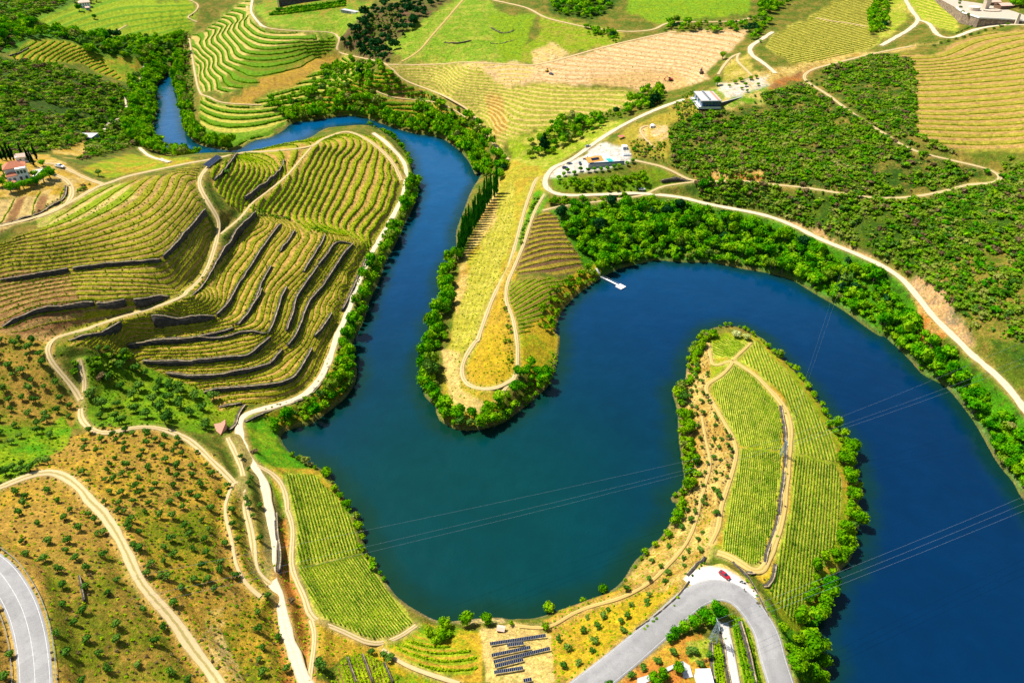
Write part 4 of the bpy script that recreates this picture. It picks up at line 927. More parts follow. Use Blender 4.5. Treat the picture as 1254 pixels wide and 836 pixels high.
def scatter(s, spacing, road=1.5, jit=7, shore=.8, seed=None, dens=1., clump=0.):
    idx = pmask(s, jit); r_ = ROADD.ravel()[idx]; sdm = SD.ravel()[idx]; idx = idx[(r_ > road)&(sdm > shore)]
    if len(idx) == 0: return np.zeros((0, 2))
    w = CELL.ravel()[idx]*(np.clip((CLUMP[idx]-clump)*9, .03, 1) if clump else 1.); n = int(w.sum()/spacing**2*3.*dens); n = min(n, 60000)
    if n < 1: return np.zeros((0, 2))
    c = rng.choice(idx, n, p=w/w.sum()); X = WX.ravel()[c]+(rng.random(n)-.5)*np.sqrt(CELL.ravel()[c]); Y = WY.ravel()[c]+(rng.random(n)-.5)*np.sqrt(CELL.ravel()[c])
    grid = {}; out = []
    g = spacing; m2 = (spacing*.66)**2
    for x, y in zip(X, Y):
        k = (int(x//g), int(y//g)); ok = True
        for a in (-1, 0, 1):
            for b in (-1, 0, 1):
                for q in grid.get((k[0]+a, k[1]+b), ()):
                    if (q[0]-x)**2+(q[1]-y)**2 < m2: ok = False; break
                if not ok: break
            if not ok: break
        if ok: grid.setdefault(k, []).append((x, y)); out.append((x, y))
    return np.array(out)
TREES = []; OLIVES = []; SHRUBS = []      # (x, y, d, h, mat, label, group)
def sow(bag, s, spacing, dr, hr, mat, label, group, **kw):
    if bag is OLIVES: spacing = spacing*1.16; dr = (dr[0]*.9, dr[1]*.95)
    for x, y in scatter(s, spacing, **kw):
        mt_ = mat if (bag is not TREES or mat != 'river' or rng.random() < .78) else str(rng.choice(['orchard', 'scrub', 'olive', 'pine'], p=[.45, .3, .1, .15]))
        d = rng.uniform(*dr)*(rng.choice((.55, .8, 1.0, 1.3)) if bag is TREES else 1.); bag.append((x, y, d, d*rng.uniform(*hr), mt_, label, group))
def bank(bag, s, width, spacing, dr, hr, mat, label, group, off=1.2, road=1.2):
    """trees standing in a strip along the water's edge"""
    p = trace(s); p = resample(p, 3); x, y = at_h(p[:, 0], p[:, 1], 0.); q = np.stack([x, y], 1); q = resample(q, spacing, False)
    d = np.gradient(q, axis=0); nn = np.stack([-d[:, 1], d[:, 0]], 1)/np.maximum(np.hypot(*d.T), 1e-6)[:, None]
    t = q+nn*5; u, v, _ = project(t[:, 0], t[:, 1], 0*t[:, 0])
    if inpoly(u, v, wpoly).mean() > .5: nn = -nn
    o = off
    while o < width:
        for k in range(len(q)):
            c = q[k]+nn[k]*(o+rng.uniform(-.9, .9))+d[k]*rng.uniform(-.4, .4)
            if samp(HS, c[0], c[1]) < .05 or samp(ROADD, c[0], c[1]) < road: continue
            dd = rng.uniform(*dr)*rng.choice((.55, .8, 1.0, 1.25)); bag.append((c[0], c[1], dd, dd*rng.uniform(*hr), mat if rng.random() < .72 else str(rng.choice(['orchard', 'scrub', 'river', 'olive'], p=[.4, .25, .25, .1])), label, group))
        o += spacing*.9
G1 = 'trees along the river banks'
bank(TREES, "P 497,232 T6 770,90 750,190 700,290 660,380 620,450 580,560 540,640 520,720 490,780 460,836 B2 470,100 480,200 430,290 330,370 262,415", 7, 4.0, (4.5, 7), (.95, 1.3), 'river', 'round green tree between the white gravel road and the river, below the terraced hill', G1)
bank(TREES, "T2 540,583 600,610 680,670 730,740 T6 760,60", 4, 3.4, (3, 4.5), (.9, 1.2), 'river', 'small bright tree on the bank at the north tip of the terraced hill', G1)
bank(TREES, "B2 200,430 130,460", 5, 3.4, (5, 6.5), (1, 1.2), 'river', 'leafy tree at the head of the little bay', G1)
bank(TREES, "T2 170,575 270,560 400,540 480,540 560,560 640,590 750,620 870,640 920,670 960,700 1010,760 1040,830 T6 1060,60", 14, 4.8, (5.5, 8.5), (.95, 1.25), 'river', 'tall leafy tree on the far bank at the top of the river bend', G1)
bank(TREES, "T6 945,430 900,470 870,560 885,650 850,700 815,760 840,836 B2 840,30 780,100 780,180 800,290 850,330 860,390 950,440 1050,440 1130,420", 6, 4.0, (4.5, 7), (.95, 1.3), 'river', 'bushy tree on the west bank at the tip of the middle peninsula', G1)
bank(TREES, "B2 1130,420 B3 0,400 50,360 150,280 200,215", 10, 4.2, (4, 6.5), (.9, 1.2), 'river', 'bushy tree on the east bank at the tip of the middle peninsula', G1)
bank(TREES, "T7 228,800 250,700 330,610 430,540", 8, 3.4, (2.6, 4), (.8, 1.1), 'orchard', 'low bright bush-like tree on the bank below the diagonal vine plot', G1)
bank(TREES, "B8 290,836 290,720 240,640 240,590 270,520 300,460 310,390 340,330 410,260 430,160 455,80 440,0 B4 455,760 450,700 420,600 410,520 350,440", 7, 3.8, (4, 6), (.85, 1.15), 'orchard', 'bright green tree on the outer shore of the right peninsula', G1)
bank(TREES, "B4 350,440 310,390 240,280 180,200 110,130 40,70 T7 1160,800 1080,760 990,760", 2.6, 3.2, (2.2, 3.8), (.8, 1.1), 'orchard', 'small bright tree along the upper outer shore of the right peninsula', G1)
bank(TREES, "B3 910,10 860,80 840,150 830,220 770,260 790,320 800,400 805,500 820,600 825,700 755,770", 5, 2.6, (2.8, 4.6), (.85, 1.2), 'orchard', 'green tree on the inner shore of the right peninsula', G1)
bank(TREES, "B7 800,0 790,50 740,130 700,180 600,270 550,350", 2.5, 3.8, (2.6, 4.2), (.85, 1.2), 'orchard', 'green tree on the inner shore below the olive slope of the right peninsula', G1)
bank(TREES, "B2 190,570 290,610 350,650 400,720 440,790 B6 450,0 500,80 520,200 560,270 610,350", 2.6, 2.6, (2.4, 3.8), (.8, 1.05), 'orchard', 'small bright tree between the lower vineyard and the bay', G1)
bank(TREES, "T1 1100,700 1000,690 920,670 870,620 860,560 835,470 815,400 828,330", 7, 5, (6, 8.5), (1.1, 1.6), 'river', 'tall green tree on the near bank of the narrow upper arm', G1)
bank(TREES, "T1 780,332 745,380 716,420 738,500 715,560 705,620 760,680 850,712 930,725", 22, 6, (6, 9.5), (.8, 1.1), 'river', 'tree in the thick wood on the outer bank of the narrow upper arm', G1)
RB = "T7 240,235 640,180 700,175 900,210 1216,275 T8 20,262 200,340 400,440 520,530 640,640 700,740 720,800 B4 700,10 880,100 1010,180 1130,300 1216,420 P 1330,620 1330,700 B4 1216,770 1170,690 1090,590 1000,430 930,330 850,240 740,180 690,120 560,0 T8 480,760 370,680 250,610 130,540 0,505 T7 1100,490 950,460 850,460 760,455 700,450 600,470 500,470 430,500 400,440 330,400 270,310"
sow(TREES, RB, 3.7, (4.6, 7.6), (.8, 1.1), 'river', 'round crown in the thick riverside wood below the long right-hand gravel road', G1, road=5.0, jit=3)
sow(TREES, "T1 -60,120 120,100 300,170 500,170 700,180 850,170 870,300 780,320 720,400 650,420 640,390 700,340 640,280 430,255 300,190 150,180 -60,220", 7, (6, 10), (.8, 1.1), 'river', 'rounded tree in the belt of wood between the far field and the striped patch', 'trees of the far wood', road=2)
sow(TREES, "T2 380,300 480,280 640,330 700,420 560,480 400,500 240,540 160,560 60,480 200,440", 6.5, (4.5, 7.5), (.85, 1.1), 'river', 'dark leafy tree on the overgrown terraces over the river bend', 'trees of the wooded terraces', road=1)
sow(TREES, "T2 820,460 960,500 1060,600 1130,700 1190,760 1150,830 1040,820 960,690 860,620 700,580 760,500", 6.0, (4.5, 7.5), (.85, 1.15), 'river', 'leafy tree between the dirt track and the river bend', 'trees of the wooded terraces', road=1)
sow(TREES, "T2 430,150 560,30 900,-10 780,90 700,190 640,300 500,260 420,210", 10, (5, 9), (.9, 1.3), 'pine', 'dark tree on the brown wooded slope above the sandy track', 'trees of the upper slopes', road=2)
sow(TREES, "T3 200,-30 500,-30 490,30 400,100 220,60", 7, (6, 9), (.8, 1), 'river', 'dark green tree in the wood above the upper gravel road', 'trees of the upper slopes', road=1)
sow(TREES, "T3 200,590 380,560 620,480 640,400 720,400 740,470 600,520 460,580 330,660 200,720 110,740 110,660 280,600", 6.2, (5, 8), (.9, 1.2), 'river', 'dark green tree in the gully below the sandy field', 'trees of the upper slopes', road=2)
sow(TREES, "T3 740,105 1100,110 1216,40 1216,130 T4 0,60 0,200 T3 1130,150 740,150", 7, (5, 7), (.8, 1), 'river', 'tree of the roadside row above the sandy field', 'trees of the upper slopes', road=.5)
sow(TREES, "T3 370,130 520,150 520,200 400,170", 5, (4, 6), (.8, 1), 'river', 'tree clumped at the upper corner of the sandy field', 'trees of the upper slopes', road=.5)
sow(TREES, "T4 510,0 590,0 580,130 500,170 490,120", 5, (5, 7), (.8, 1), 'river', 'tree in the short dark hedge left of the estate drive', 'trees of the upper slopes', road=1)
sow(TREES, "T4 -20,-20 160,-20 60,60 0,80", 7, (6, 9), (.8, 1), 'river', 'tree at the very top edge beside the pale field', 'trees of the upper slopes', road=1)
sow(TREES, "T4 1150,-10 1216,-20 1230,30 1160,30", 5, (6, 9), (.8, 1), 'river', 'dark tree behind the pink-roofed estate houses', 'trees of the upper slopes', road=1)
sow(TREES, "T7 230,95 300,80 560,70 640,40 650,90 600,120 350,130 250,120", 3.8, (3, 5), (.75, 1), 'orchard', 'bushy tree on the bank between the pool house and the gravel road', 'trees below the pool house', road=.8)
sow(TREES, "T7 880,90 960,100 1000,110 1100,110 1120,170 1020,170 900,140", 5, (5, 7), (.85, 1.1), 'river', 'round dark tree between the two roads right of the pool house', 'trees below the pool house', road=1.5)
sow(TREES, "T7 185,150 260,170 600,150 600,165 350,180 200,200", 3.2, (2.5, 4), (.75, 1), 'orchard', 'bush-like tree on the strip between the gravel road and the dirt track', 'trees below the pool house', road=.6)
sow(TREES, "B6 840,560 930,560 930,640 860,660 820,620", 3.0, (3, 4.2), (.9, 1.1), 'orchard', 'pale leafy tree between the green terraces and the river', G1)
for px, py, d in ((572, 765, 5.2), (597, 762, 4.6), (541, 777, 3.6), (671, 750, 4.4), (714, 738, 2.6), (738, 725, 4.0), (668, 768, 2.6), (626, 766, 1.8)):
    x, y = ground(px, py); TREES.append((x[0], y[0], d, d*1.05, 'orchard', 'bright green tree standing alone near the water above the solar panels', G1))
for px, py, d in ((862, 758, 5.), (850, 765, 4.6), (838, 770, 4.2), (828, 776, 3.8), (874, 750, 4.8), (882, 757, 4.6), (822, 782, 3.4), (868, 766, 4.2)):
    x, y = ground(px, py); TREES.append((x[0], y[0], d, d*1.15, 'river', 'dark tree of the clump inside the road bend beside the lattice pylon', 'trees inside the road bend'))
for px, py in ((800, 834), (812, 829), (806, 842), (830, 822)):
    x, y = ground(px, py); TREES.append((x[0], y[0], 3.8, 3.6, 'orchard', 'green tree beside the white terrace at the bottom edge', 'trees inside the road bend'))
sow(TREES, "B8 20,560 120,600 220,640 270,720 290,836 130,836 70,680", 4, (3.5, 5.2), (.8, 1.1), 'orchard', 'bright tree in the corner between the asphalt road and the river', G1)
bank(TREES, 'B4 560,0 690,120 740,180 850,240 930,330 1000,430 1090,590 1170,690 1216,770', 8, 3.6, (4.2, 6.4), (.85, 1.1), 'river', 'bright round tree on the far right bank below the gravel road', G1, road=5)
# olives
OG = 'olive trees on the slopes'
sow(OLIVES, "B1 -40,20 150,20 200,60 240,160 320,300 340,400 260,480 100,500 -40,520", 5.2, (3.0, 4.6), (.8, 1.), 'olive', 'grey-green olive on the slope left of the winding track', OG, road=.8)
sow(OLIVES, "B1 -40,640 60,620 200,570 240,560 230,610 60,660 -20,700", 3.2, (2.8, 4), (.8, 1), 'olive', 'olive in the hedge-like row above the pale rutted track', OG, road=.4)
sow(OLIVES, "B1 390,240 560,160 640,180 780,250 1000,300 960,440 700,420 640,400 500,430 420,400", 6.2, (4.2, 6.4), (.75, .95), 'olive', 'large grey-green olive in the green hollow below the terraces', OG, road=1)
sow(OLIVES, "B1 400,440 600,430 820,470 960,560 1080,700 1120,836 B5 1120,150 1160,300 1000,420 800,420 680,330 520,0 B1 500,600 360,560", 4.6, (2.4, 3.6), (.8, 1.05), 'olive', 'small olive on the ochre slope between the rutted track and the dirt track', OG, road=.8)
sow(OLIVES, "B1 250,640 500,600 560,800 B5 600,60 800,400 1000,700 1060,836 940,836 760,560 560,300 B5 420,60 B1 380,760", 5.2, (2.2, 3.2), (.8, 1.05), 'olive', 'dark little olive close to the pale rutted track', OG, road=1)
sow(OLIVES, "P -14,600 60,600 115,625 150,700 230,820 260,836 60,836 50,740 -14,680", 5.4, (2.3, 3.3), (.85, 1.05), 'olive', 'small round olive between the asphalt road and the pale rutted track', OG, road=1)
sow(OLIVES, "P -30,720 20,760 26,836 20,900 -30,900", 4.5, (2.6, 3.6), (.85, 1.05), 'olive', 'olive inside the curve of the asphalt road at the left edge', OG, road=1)
sow(OLIVES, "B6 0,400 100,460 160,620 240,800 130,836 0,836", 4.6, (2.4, 3.4), (.85, 1.05), 'olive', 'olive on the yellow slope left of the white road at the bottom', OG, road=.7)
sow(OLIVES, "B1 1140,500 1216,690 B2 0,640 60,836 B6 80,380 60,100 B5 1190,230 1130,0 B1 1160,700 1130,600", 4., (2.2, 3.2), (.85, 1.05), 'olive', 'olive squeezed between the dirt track and the white road', OG, road=.4)
sow(OLIVES, "B3 860,140 930,130 930,240 1000,400 1060,500 1040,660 990,836 830,836 870,700 840,500 800,380 800,280", 3.5, (2.0, 2.9), (.8, 1.), 'olive', 'little dark olive on the ochre strip of the right peninsula', OG, road=.5)
sow(OLIVES, "B7 830,0 1000,0 960,180 880,260 740,400 560,560 400,600 250,590 500,460 640,330 740,200", 4.8, (2.2, 3.2), (.8, 1.), 'olive', 'olive on the dry slope between the bend and the water', OG, road=.5)
sow(OLIVES, "B7 240,620 480,560 560,500 600,560 480,660 380,740 260,800", 5.6, (2.4, 3.4), (.8, 1.), 'olive', 'olive on the yellow slope right of the solar panels', OG, road=1)
for px, py in ((774, 828), (789, 817), (805, 810), (823, 801), (843, 799), (857, 815), (866, 804), (745, 836), (850, 800)):
    x, y = ground(px, py); OLIVES.append((x[0], y[0], 2.8, 2.4, 'olive', 'dark round olive of the row on the reddish strip inside the bend', OG))
for px, py, d in ((262, 488, 5.6), (220, 478, 5), (252, 525, 4.4), (168, 455, 5.4), (210, 470, 4), (65, 214, 3), (280, 214, 5), (121, 216, 4.5), (395, 820, 4.2), (470, 800, 3.), (478, 805, 3.2), (455, 797, 2.6), (152, 433, 4), (120, 430, 3.6), (133, 428, 3.4)):
    x, y = ground(px, py); OLIVES.append((x[0], y[0], d, d*.85, 'olive', 'broad solitary olive with a dark shadow beside it', OG))
# scrub
SG_ = 'evergreen bushes of the hillside scrub'
SC = [
 ("T3 760,600 900,520 1216,490 T4 -10,430 200,400 400,530 640,660 900,765 1060,820 T8 1020,40 850,115 700,145 560,150 0,82 T7 1216,70 900,66 T3 780,770", 2.35, (2.4, 4.6), 'bush in the dense scrub between the hotel and the hairpin track'),
 ("T4 265,330 560,255 690,275 710,345 720,620 900,730 700,680 560,600 430,510 290,420", 2.35, (2.4, 4.6), 'bush in the scrub corner left of the tawny terraced field'),
 ("T7 880,95 1216,110 T8 200,125 560,175 850,145 1000,112 1110,90 1216,40 1216,250 P 1268,240 1268,470 T8 1216,836 1000,790 820,600 700,500 560,430 420,380 250,310 0,205 T7 900,160", 2.35, (2.3, 4.8), 'bush in the scrub above the long right-hand gravel road'),
 ("T4 760,740 1060,800 1216,700 P 1268,190 1268,240 T4 1140,836 900,750", 3.6, (2.6, 5), 'bush beside the hairpin of the dirt track'),
 ("T1 -60,260 0,270 200,290 560,405 620,440 590,560 500,580 420,640 300,700 150,720 -60,730", 3.7, (3, 6.5), 'bush in the dense scrub above the farmhouse'),
 ("T1 0,130 120,150 110,190 20,240 -60,250 -60,120", 5, (3, 6), 'bush beside the striped patch of vines'),
 ("T1 -60,-60 360,-60 300,20 120,90 0,90", 6, (5, 8), 'dark bush at the top left corner'),
 ("T1 490,590 620,440 700,440 690,640 560,700 380,745 430,640", 4.5, (4, 7), 'bush around the long grey shed'),
 ("T2 700,420 800,440 930,500 1010,580 900,560 760,500", 4, (2.5, 4.5), 'bush on the terraces under the dirt track'),
 ("T3 780,500 860,410 900,520 800,560", 3.5, (2, 3.5), 'bush on the yellow slope below the hotel'),
 ("T3 560,640 740,660 740,750 600,730", 3.5, (2, 3.5), 'bush around the ringed mound above the pool house'),
 ("T1 800,160 880,150 900,420 900,500 850,440", 4, (3, 5), 'bush on the bank left of the sandy terraces'),
 ("T2 430,160 560,60 700,20 640,200 560,260 440,220", 5.5, (2.6, 4.4), 'bush on the brown slope with scattered trees'),
 ("T7 130,150 160,140 130,220 70,400 60,360", 2.6, (1.6, 2.6), 'low bush between the two parallel tracks'),
 ("T7 0,560 -20,640 0,780 30,836 B3 -10,0 -10,160 10,180 25,60", 2.6, (1.4, 2.4), 'low bush beside the tracks near the middle peninsula tip'),
 ("B2 60,400 180,340 330,260 360,200 400,60 440,60 440,280 330,350 190,420", 3.4, (2, 3.4), 'low bush on the bank under the white gravel road'),
 ("B1 320,120 620,90 600,130 520,150 560,200 400,220", 3., (2.6, 4.6), 'dark bush at the foot of the terraced hill'),
 ("T5 330,100 420,90 400,130 350,150", 2.6, (1.8, 3), 'bush in the wedge between the farm tracks'),
 ("P 1264,230 1470,150 1560,760 1400,690 1264,520", 4.5, (2.6, 4.8), 'bush on the slope beyond the right edge of the photo'),
 ("T6 0,230 80,255 330,300 360,330 230,290 0,200", 2.4, (1.6, 2.6), 'dark bush on the ledge across the terraced hill'),
]
for s, sp, dr, lab in SC:
    for x, y in scatter(s, sp*.7, road=1.2, clump=.33):
        d_ = dr[0]*.7+(dr[1]*1.2-dr[0]*.7)*rng.random()**2.2; m_ = rng.choice(['scrub', 'orchard', 'dry', 'river', 'olive'], p=[.68, .07, .08, .08, .09]); SHRUBS.append((x, y, d_, d_*rng.uniform(.5, .9), str(m_), lab, SG_))
bank(SHRUBS, "B3 240,100 210,210 150,280 50,360 0,400", 3, 2.4, (1.6, 2.6), (.7, .9), 'orchard', 'low bright bush at the waterline of the middle peninsula', SG_, off=.4)
def rank(bag):
    a = np.array([(b[0], b[1]) for b in bag]); z = samp(HT, a[:, 0], a[:, 1]); px, py, d = project(a[:, 0], a[:, 1], z)
    s = np.array([b[2] for b in bag])/d; vis = (px > -12)&(px < 1266)&(py > -12)&(py < 850); return s*np.where(vis, 1, 1e-3), vis, z
def merge(bag, idx, zs, los, mat, name, label):
    for mname in sorted({bag[i][4] for i in idx}):
        sel = [i for i in idx if bag[i][4] == mname]; VV, QQ, TT = [], [], []; k = 0
        for i in sel:
            x, y, d, h = bag[i][:4]; v, q, t = los[rng.integers(len(los))]; a = rng.random()*6.28; ca, sa = math.cos(a), math.sin(a)
            w = np.column_stack([(v[:, 0]*ca-v[:, 1]*sa)*d+x, (v[:, 0]*sa+v[:, 1]*ca)*d+y, v[:, 2]*h+zs[i]-.1]); VV.append(w); QQ.append(q+k); TT.append(t+k); k += len(v)
        yield mname, np.concatenate(VV), np.concatenate(QQ), np.concatenate(TT)
def emit(bag, name, kind, cat, limit, los, stuff, stuff_label, minpx_parts=7):
    s, vis, z = rank(bag); order = np.argsort(-s); top = order[:limit]; rest = order[limit:]
    for i in top:
        if not vis[i]: continue
        x, y, d, h, mat, lab, grp = bag[i]
        plant(name, kind, mat, x, y, d, h, lab, cat, grp, parts=s[i]*F > minpx_parts)
    rest = [i for i in rest]
    VV, FF, FM, mats = [], [], [], []; k = 0
    for mname, v, q, t in merge(bag, rest, z, los, None, '', ''):
        VV.append(v); FF += [q+k, t+k]; FM += [np.full(len(q)+len(t), len(mats))]; mats.append(MAT[mname]); k += len(v)
    if VV:
        me = raw_mesh(stuff, np.concatenate(VV), FF, mats, fmat=np.concatenate(FM)); tag(link(stuff, me), stuff_label, None, None, 'stuff')
    print(name, len(bag), 'visible', vis.sum())
WEEDS = []
for s_, sp, mt in (("P -14,600 130,510 260,560 330,700 380,836 230,836 -14,836", 2.3, 'dry'), ("P 0,600 130,510 260,560 330,700 380,836 100,836 -14,700", 2.2, 'vine'), ("P 130,560 300,600 360,836 200,836", 2.0, 'vinedark'), ("P 0,410 66,420 110,500 60,560 0,600", 2.2, 'vinedark'),
  ("B7 160,545 330,470 520,400 620,300 800,0 960,0 940,240 840,370 740,470 480,700 330,836 240,836 200,590", 1.7, 'vine'), ("B3 840,150 940,40 960,110 920,240 1000,400 1070,500 1010,836 800,836 840,500", 1.7, 'dry'), ("B6 130,0 190,300 270,540 700,760 480,836 100,836", 1.8, 'vine'),
  ("T3 620,0 1216,0 1216,160 T4 900,200 560,220 T3 1000,400 560,700 0,650 0,420 T2 620,320 900,0", 5, 'vinedark'), ("T6 1216,60 1216,836 B2 1200,300 900,300 T6 930,800 1000,500", 2.4, 'vine'), ("T2 0,20 1216,60 1216,300 400,260", 6, 'scrub'),
  ("P 840,222 1180,240 1254,200 1254,470 1180,390 1110,325", 3.2, 'vine'), ("P -14,300 250,200 490,180 490,230 380,480 250,480 60,420 -14,400", 2.6, 'vinedark'), ("P 400,300 490,200 500,230 400,450", 2., 'vine'), ("P 100,430 300,490 260,520 120,520", 1.8, 'vinedark'),
  ("P 690,250 900,250 1110,360 1254,540 1254,600 1100,420 850,320 700,330", 2.4, 'orchard'), ("P -14,300 -160,250 -200,990 700,1000 640,840 -14,840", 3., 'vinedark'), ("B8 0,480 120,600 260,700 280,836 130,836", 2.2, 'orchard')):
    for x, y in scatter(s_, sp, road=.4, jit=10): d_ = rng.uniform(.4, 1.25); WEEDS.append((x, y, d_, d_*rng.uniform(.4, .8), mt, '', ''))
for p_, n_, a_, f_, l_ in wall_w:
    for k_ in range(len(p_)):
        if rng.random() < .5: o_ = rng.choice((-1.5, .9))+rng.uniform(-.4, .5); c_ = p_[k_]+n_[k_]*o_; d_ = rng.uniform(.6, 1.6); WEEDS.append((c_[0], c_[1], d_, d_*.7, str(rng.choice(['vine', 'scrub', 'dry', 'vinedark'])), '', ''))
LO['weed'] = [proto('shrub', 990+i, 16, .2, 2) for i in range(5)]
emit(WEEDS, 'weed', 'shrub', 'weed', 0, LO['weed'], 'weeds', 'low weeds and broom tufts scattered over the slopes')
# single trees with a name of their own
def one(name, kind, mat, px, py, d, h, label, cat, group=None, **kw): x, y = ground(px, py); return plant(name, kind, mat, x[0], y[0], d, h, label, cat, group, **kw)
one('flowering_tree', 'tree', 'cream', 901, 412, 6, 3.6, 'cream-flowering tree on the tip of the right peninsula', 'tree'); one('flowering_tree', 'tree', 'cream', 913, 416, 5, 3.4, 'smaller cream-flowering tree right of the first on the peninsula tip', 'tree')
one('bright_tree', 'tree', 'orchard', 873, 413, 5, 4.2, 'bright green tree left of the cream-flowering ones on the peninsula tip', 'tree')
one('conifer', 'pine', 'pine', 666, 185, 8, 15, 'tall dark conifer above the curve of the straw-coloured slope', 'conifer')
one('conifer', 'pine', 'pine', 802, 128, 8, 12, 'dark conifer in the group left of the flat-roofed hotel', 'conifer'); one('conifer', 'pine', 'pine', 797, 131, 7, 10, 'shorter dark conifer beside the group left of the hotel', 'conifer')
one('round_tree', 'tree', 'river', 884, 73, 6, 7, 'lone round tree at the right corner of the sandy field', 'tree'); one('round_tree', 'tree', 'river', 878, 105, 7, 7.5, 'dark round tree directly behind the hotel', 'tree')
one('bare_bush', 'shrub', 'dry', 358, 737, 3.4, 2.4, 'leafless grey-brown bush between the white road and the vineyard track', 'bush'); one('bare_bush', 'shrub', 'dry', 313, 556, 3, 2, 'leafless reddish bush at the inner side of the white road', 'bush')
one('round_tree', 'tree', 'river', 103+13, 22, 6, 6, 'round dark tree alone in the far striped field', 'tree')
# poplars
pp = gpath("P 612,236 604,247 597,258 592,268 586,278 580,288 575,298 571,308 568,316", 3); pp = resample(pp, 3.3, False)
words_ = 'first second third fourth fifth sixth seventh eighth ninth tenth eleventh twelfth thirteenth fourteenth fifteenth sixteenth seventeenth eighteenth nineteenth twentieth twenty-first twenty-second twenty-third twenty-fourth twenty-fifth twenty-sixth twenty-seventh twenty-eighth twenty-ninth thirtieth'.split()
for i, (x, y) in enumerate(pp[:30]):
    plant('poplar', 'poplar', 'poplar', x-2.5+rng.uniform(-.6, .6), y, rng.uniform(3.4, 4.3), rng.uniform(15, 21), f'tall narrow poplar, {words_[i]} from the upper end of the row on the peninsula bank', 'poplar', 'row of poplars on the river bank')
for i, (px, py) in enumerate(((3, 196), (9, 197), (14, 197), (18, 197), (30, 196), (37, 200), (42, 203), (46, 196))):
    one('cypress', 'cypress', 'cypress', px, py, 2.6, 9, f'dark cypress, {words_[i]} from the left in the row behind the farmhouse', 'cypress', 'cypresses behind the farmhouse')
for i, (px, py, d) in enumerate(((5, 214, 7), (4, 228, 6), (10, 222, 5), (14, 236, 6.5), (22, 234, 5.5), (30, 232, 5.5), (38, 229, 5.5), (46, 227, 5.5), (54, 223, 6.5), (62, 219, 7), (43, 217, 4.5), (53, 203, 4), (60, 209, 3))):
    one('garden_tree', 'tree', 'river', px, py, d, d*.85, f'round garden tree, {words_[i]} of the ring around the red-roofed farmhouse', 'tree', 'garden trees of the farmhouse')
for i, (px, py) in enumerate(((684, 220), (690, 216), (695, 211), (711, 210), (720, 211), (728, 210), (736, 210), (744, 209), (752, 207), (758, 206), (768, 203), (774, 200), (700, 224), (703, 214))):
    one('clipped_tree', 'tree', 'river', px, py, 3.4, 3.4, f'clipped round tree, {words_[i]} from the left below the pool terrace', 'tree', 'clipped trees in front of the pool house')
emit(TREES, 'tree', 'tree', 'tree', 300, LO['tree'], 'riverside_woodland', 'dense green woodland and far trees along the river')
emit(OLIVES, 'olive_tree', 'olive', 'olive tree', 300, LO['olive'], 'olive_grove', 'further small olives across the dry slopes')
emit(SHRUBS, 'bush', 'shrub', 'bush', 300, LO['shrub'], 'hillside_scrub', 'dense evergreen scrub covering the hillsides')

# ------------------------------------------------------------------ vine rows: contours of each plot's phase
def contours(M_, ph, sub=1):
    ys, xs = np.nonzero(M_); i0, i1, j0, j1 = max(ys.min()-1, 0), ys.max()+2, max(xs.min()-1, 0), xs.max()+2
    Ph = ph[i0:i1, j0:j1]; Mk = M_[i0:i1, j0:j1]; X = WX[i0:i1, j0:j1]; Y = WY[i0:i1, j0:j1]; NN = Ph.shape[1]; res = []
    vals = Ph[Mk]; off = .62
    for lev in np.arange(math.floor(vals.min()), math.ceil(vals.max())+1)+off:
        s = Ph > lev; cell = Mk[:-1, :-1]&Mk[1:, :-1]&Mk[:-1, 1:]&Mk[1:, 1:]
        a, b, c, d = s[:-1, :-1], s[:-1, 1:], s[1:, 1:], s[1:, :-1]; code = a*1+b*2+c*4+d*8; code = np.where(cell, code, 0)
        ci, cj = np.nonzero((code > 0)&(code < 15))
        adj = {}; 
        def ep(i, j, e): return (0, i, j) if e == 0 else (1, i, j+1) if e == 1 else (0, i+1, j) if e == 2 else (1, i, j)
        for i, j in zip(ci, cj):
            cd = code[i, j]; es = []
            if (cd & 1 > 0) != (cd & 2 > 0): es.append(0)
            if (cd & 2 > 0) != (cd & 4 > 0): es.append(1)
            if (cd & 4 > 0) != (cd & 8 > 0): es.append(2)
            if (cd & 8 > 0) != (cd & 1 > 0): es.append(3)
            for q in range(0, len(es)-1, 2):
                p0, p1 = ep(i, j, es[q]), ep(i, j, es[q+1]); adj.setdefault(p0, []).append(p1); adj.setdefault(p1, []).append(p0)
        def pt(e):
            k, i, j = e; i2, j2 = (i, j+1) if k == 0 else (i+1, j); v0, v1 = Ph[i, j], Ph[i2, j2]; t = 0 if v1 == v0 else (lev-v0)/(v1-v0)
            return X[i, j]+(X[i2, j2]-X[i, j])*t, Y[i, j]+(Y[i2, j2]-Y[i, j])*t
        seen = set()
        for start in sorted(adj, key=lambda e: len(adj[e])):
            if start in seen: continue
            path = [start]; seen.add(start); cur = start
            while True:
                nx = [e for e in adj[cur] if e not in seen]
                if not nx: break
                cur = nx[0]; seen.add(cur); path.append(cur)
            if len(path) > 4: res.append(np.array([pt(e) for e in path]))
    return res
ROWS = []
for (nm, poly, ph, amp, prof, lab, sz), M_ in zip(PLOTS, VM):
    if lab is None: continue
    M2 = M_&(ROADD > 1.0)&(~INW)
    jit_ = PHASE if prof == 'row' else PHASE+(vnoise((WX, WY), 6, 9, 2)-.5)*.12
    for c in contours(M2, jit_):
        c = resample(c, .8, False); L = len(c)*.8
        if len(c) > 6:
            k = np.ones(3)/3; q = c.copy()
            for a in (0, 1): q[1:-1, a] = np.convolve(c[:, a], k, 'valid')
            c = q
        if L > 7: ROWS.append((c, lab, sz, nm))
print('rows', len(ROWS))
mid = np.array([r[0][len(r[0])//2] for r in ROWS]); dd = project(mid[:, 0], mid[:, 1], samp(HT, mid[:, 0], mid[:, 1]))[2]
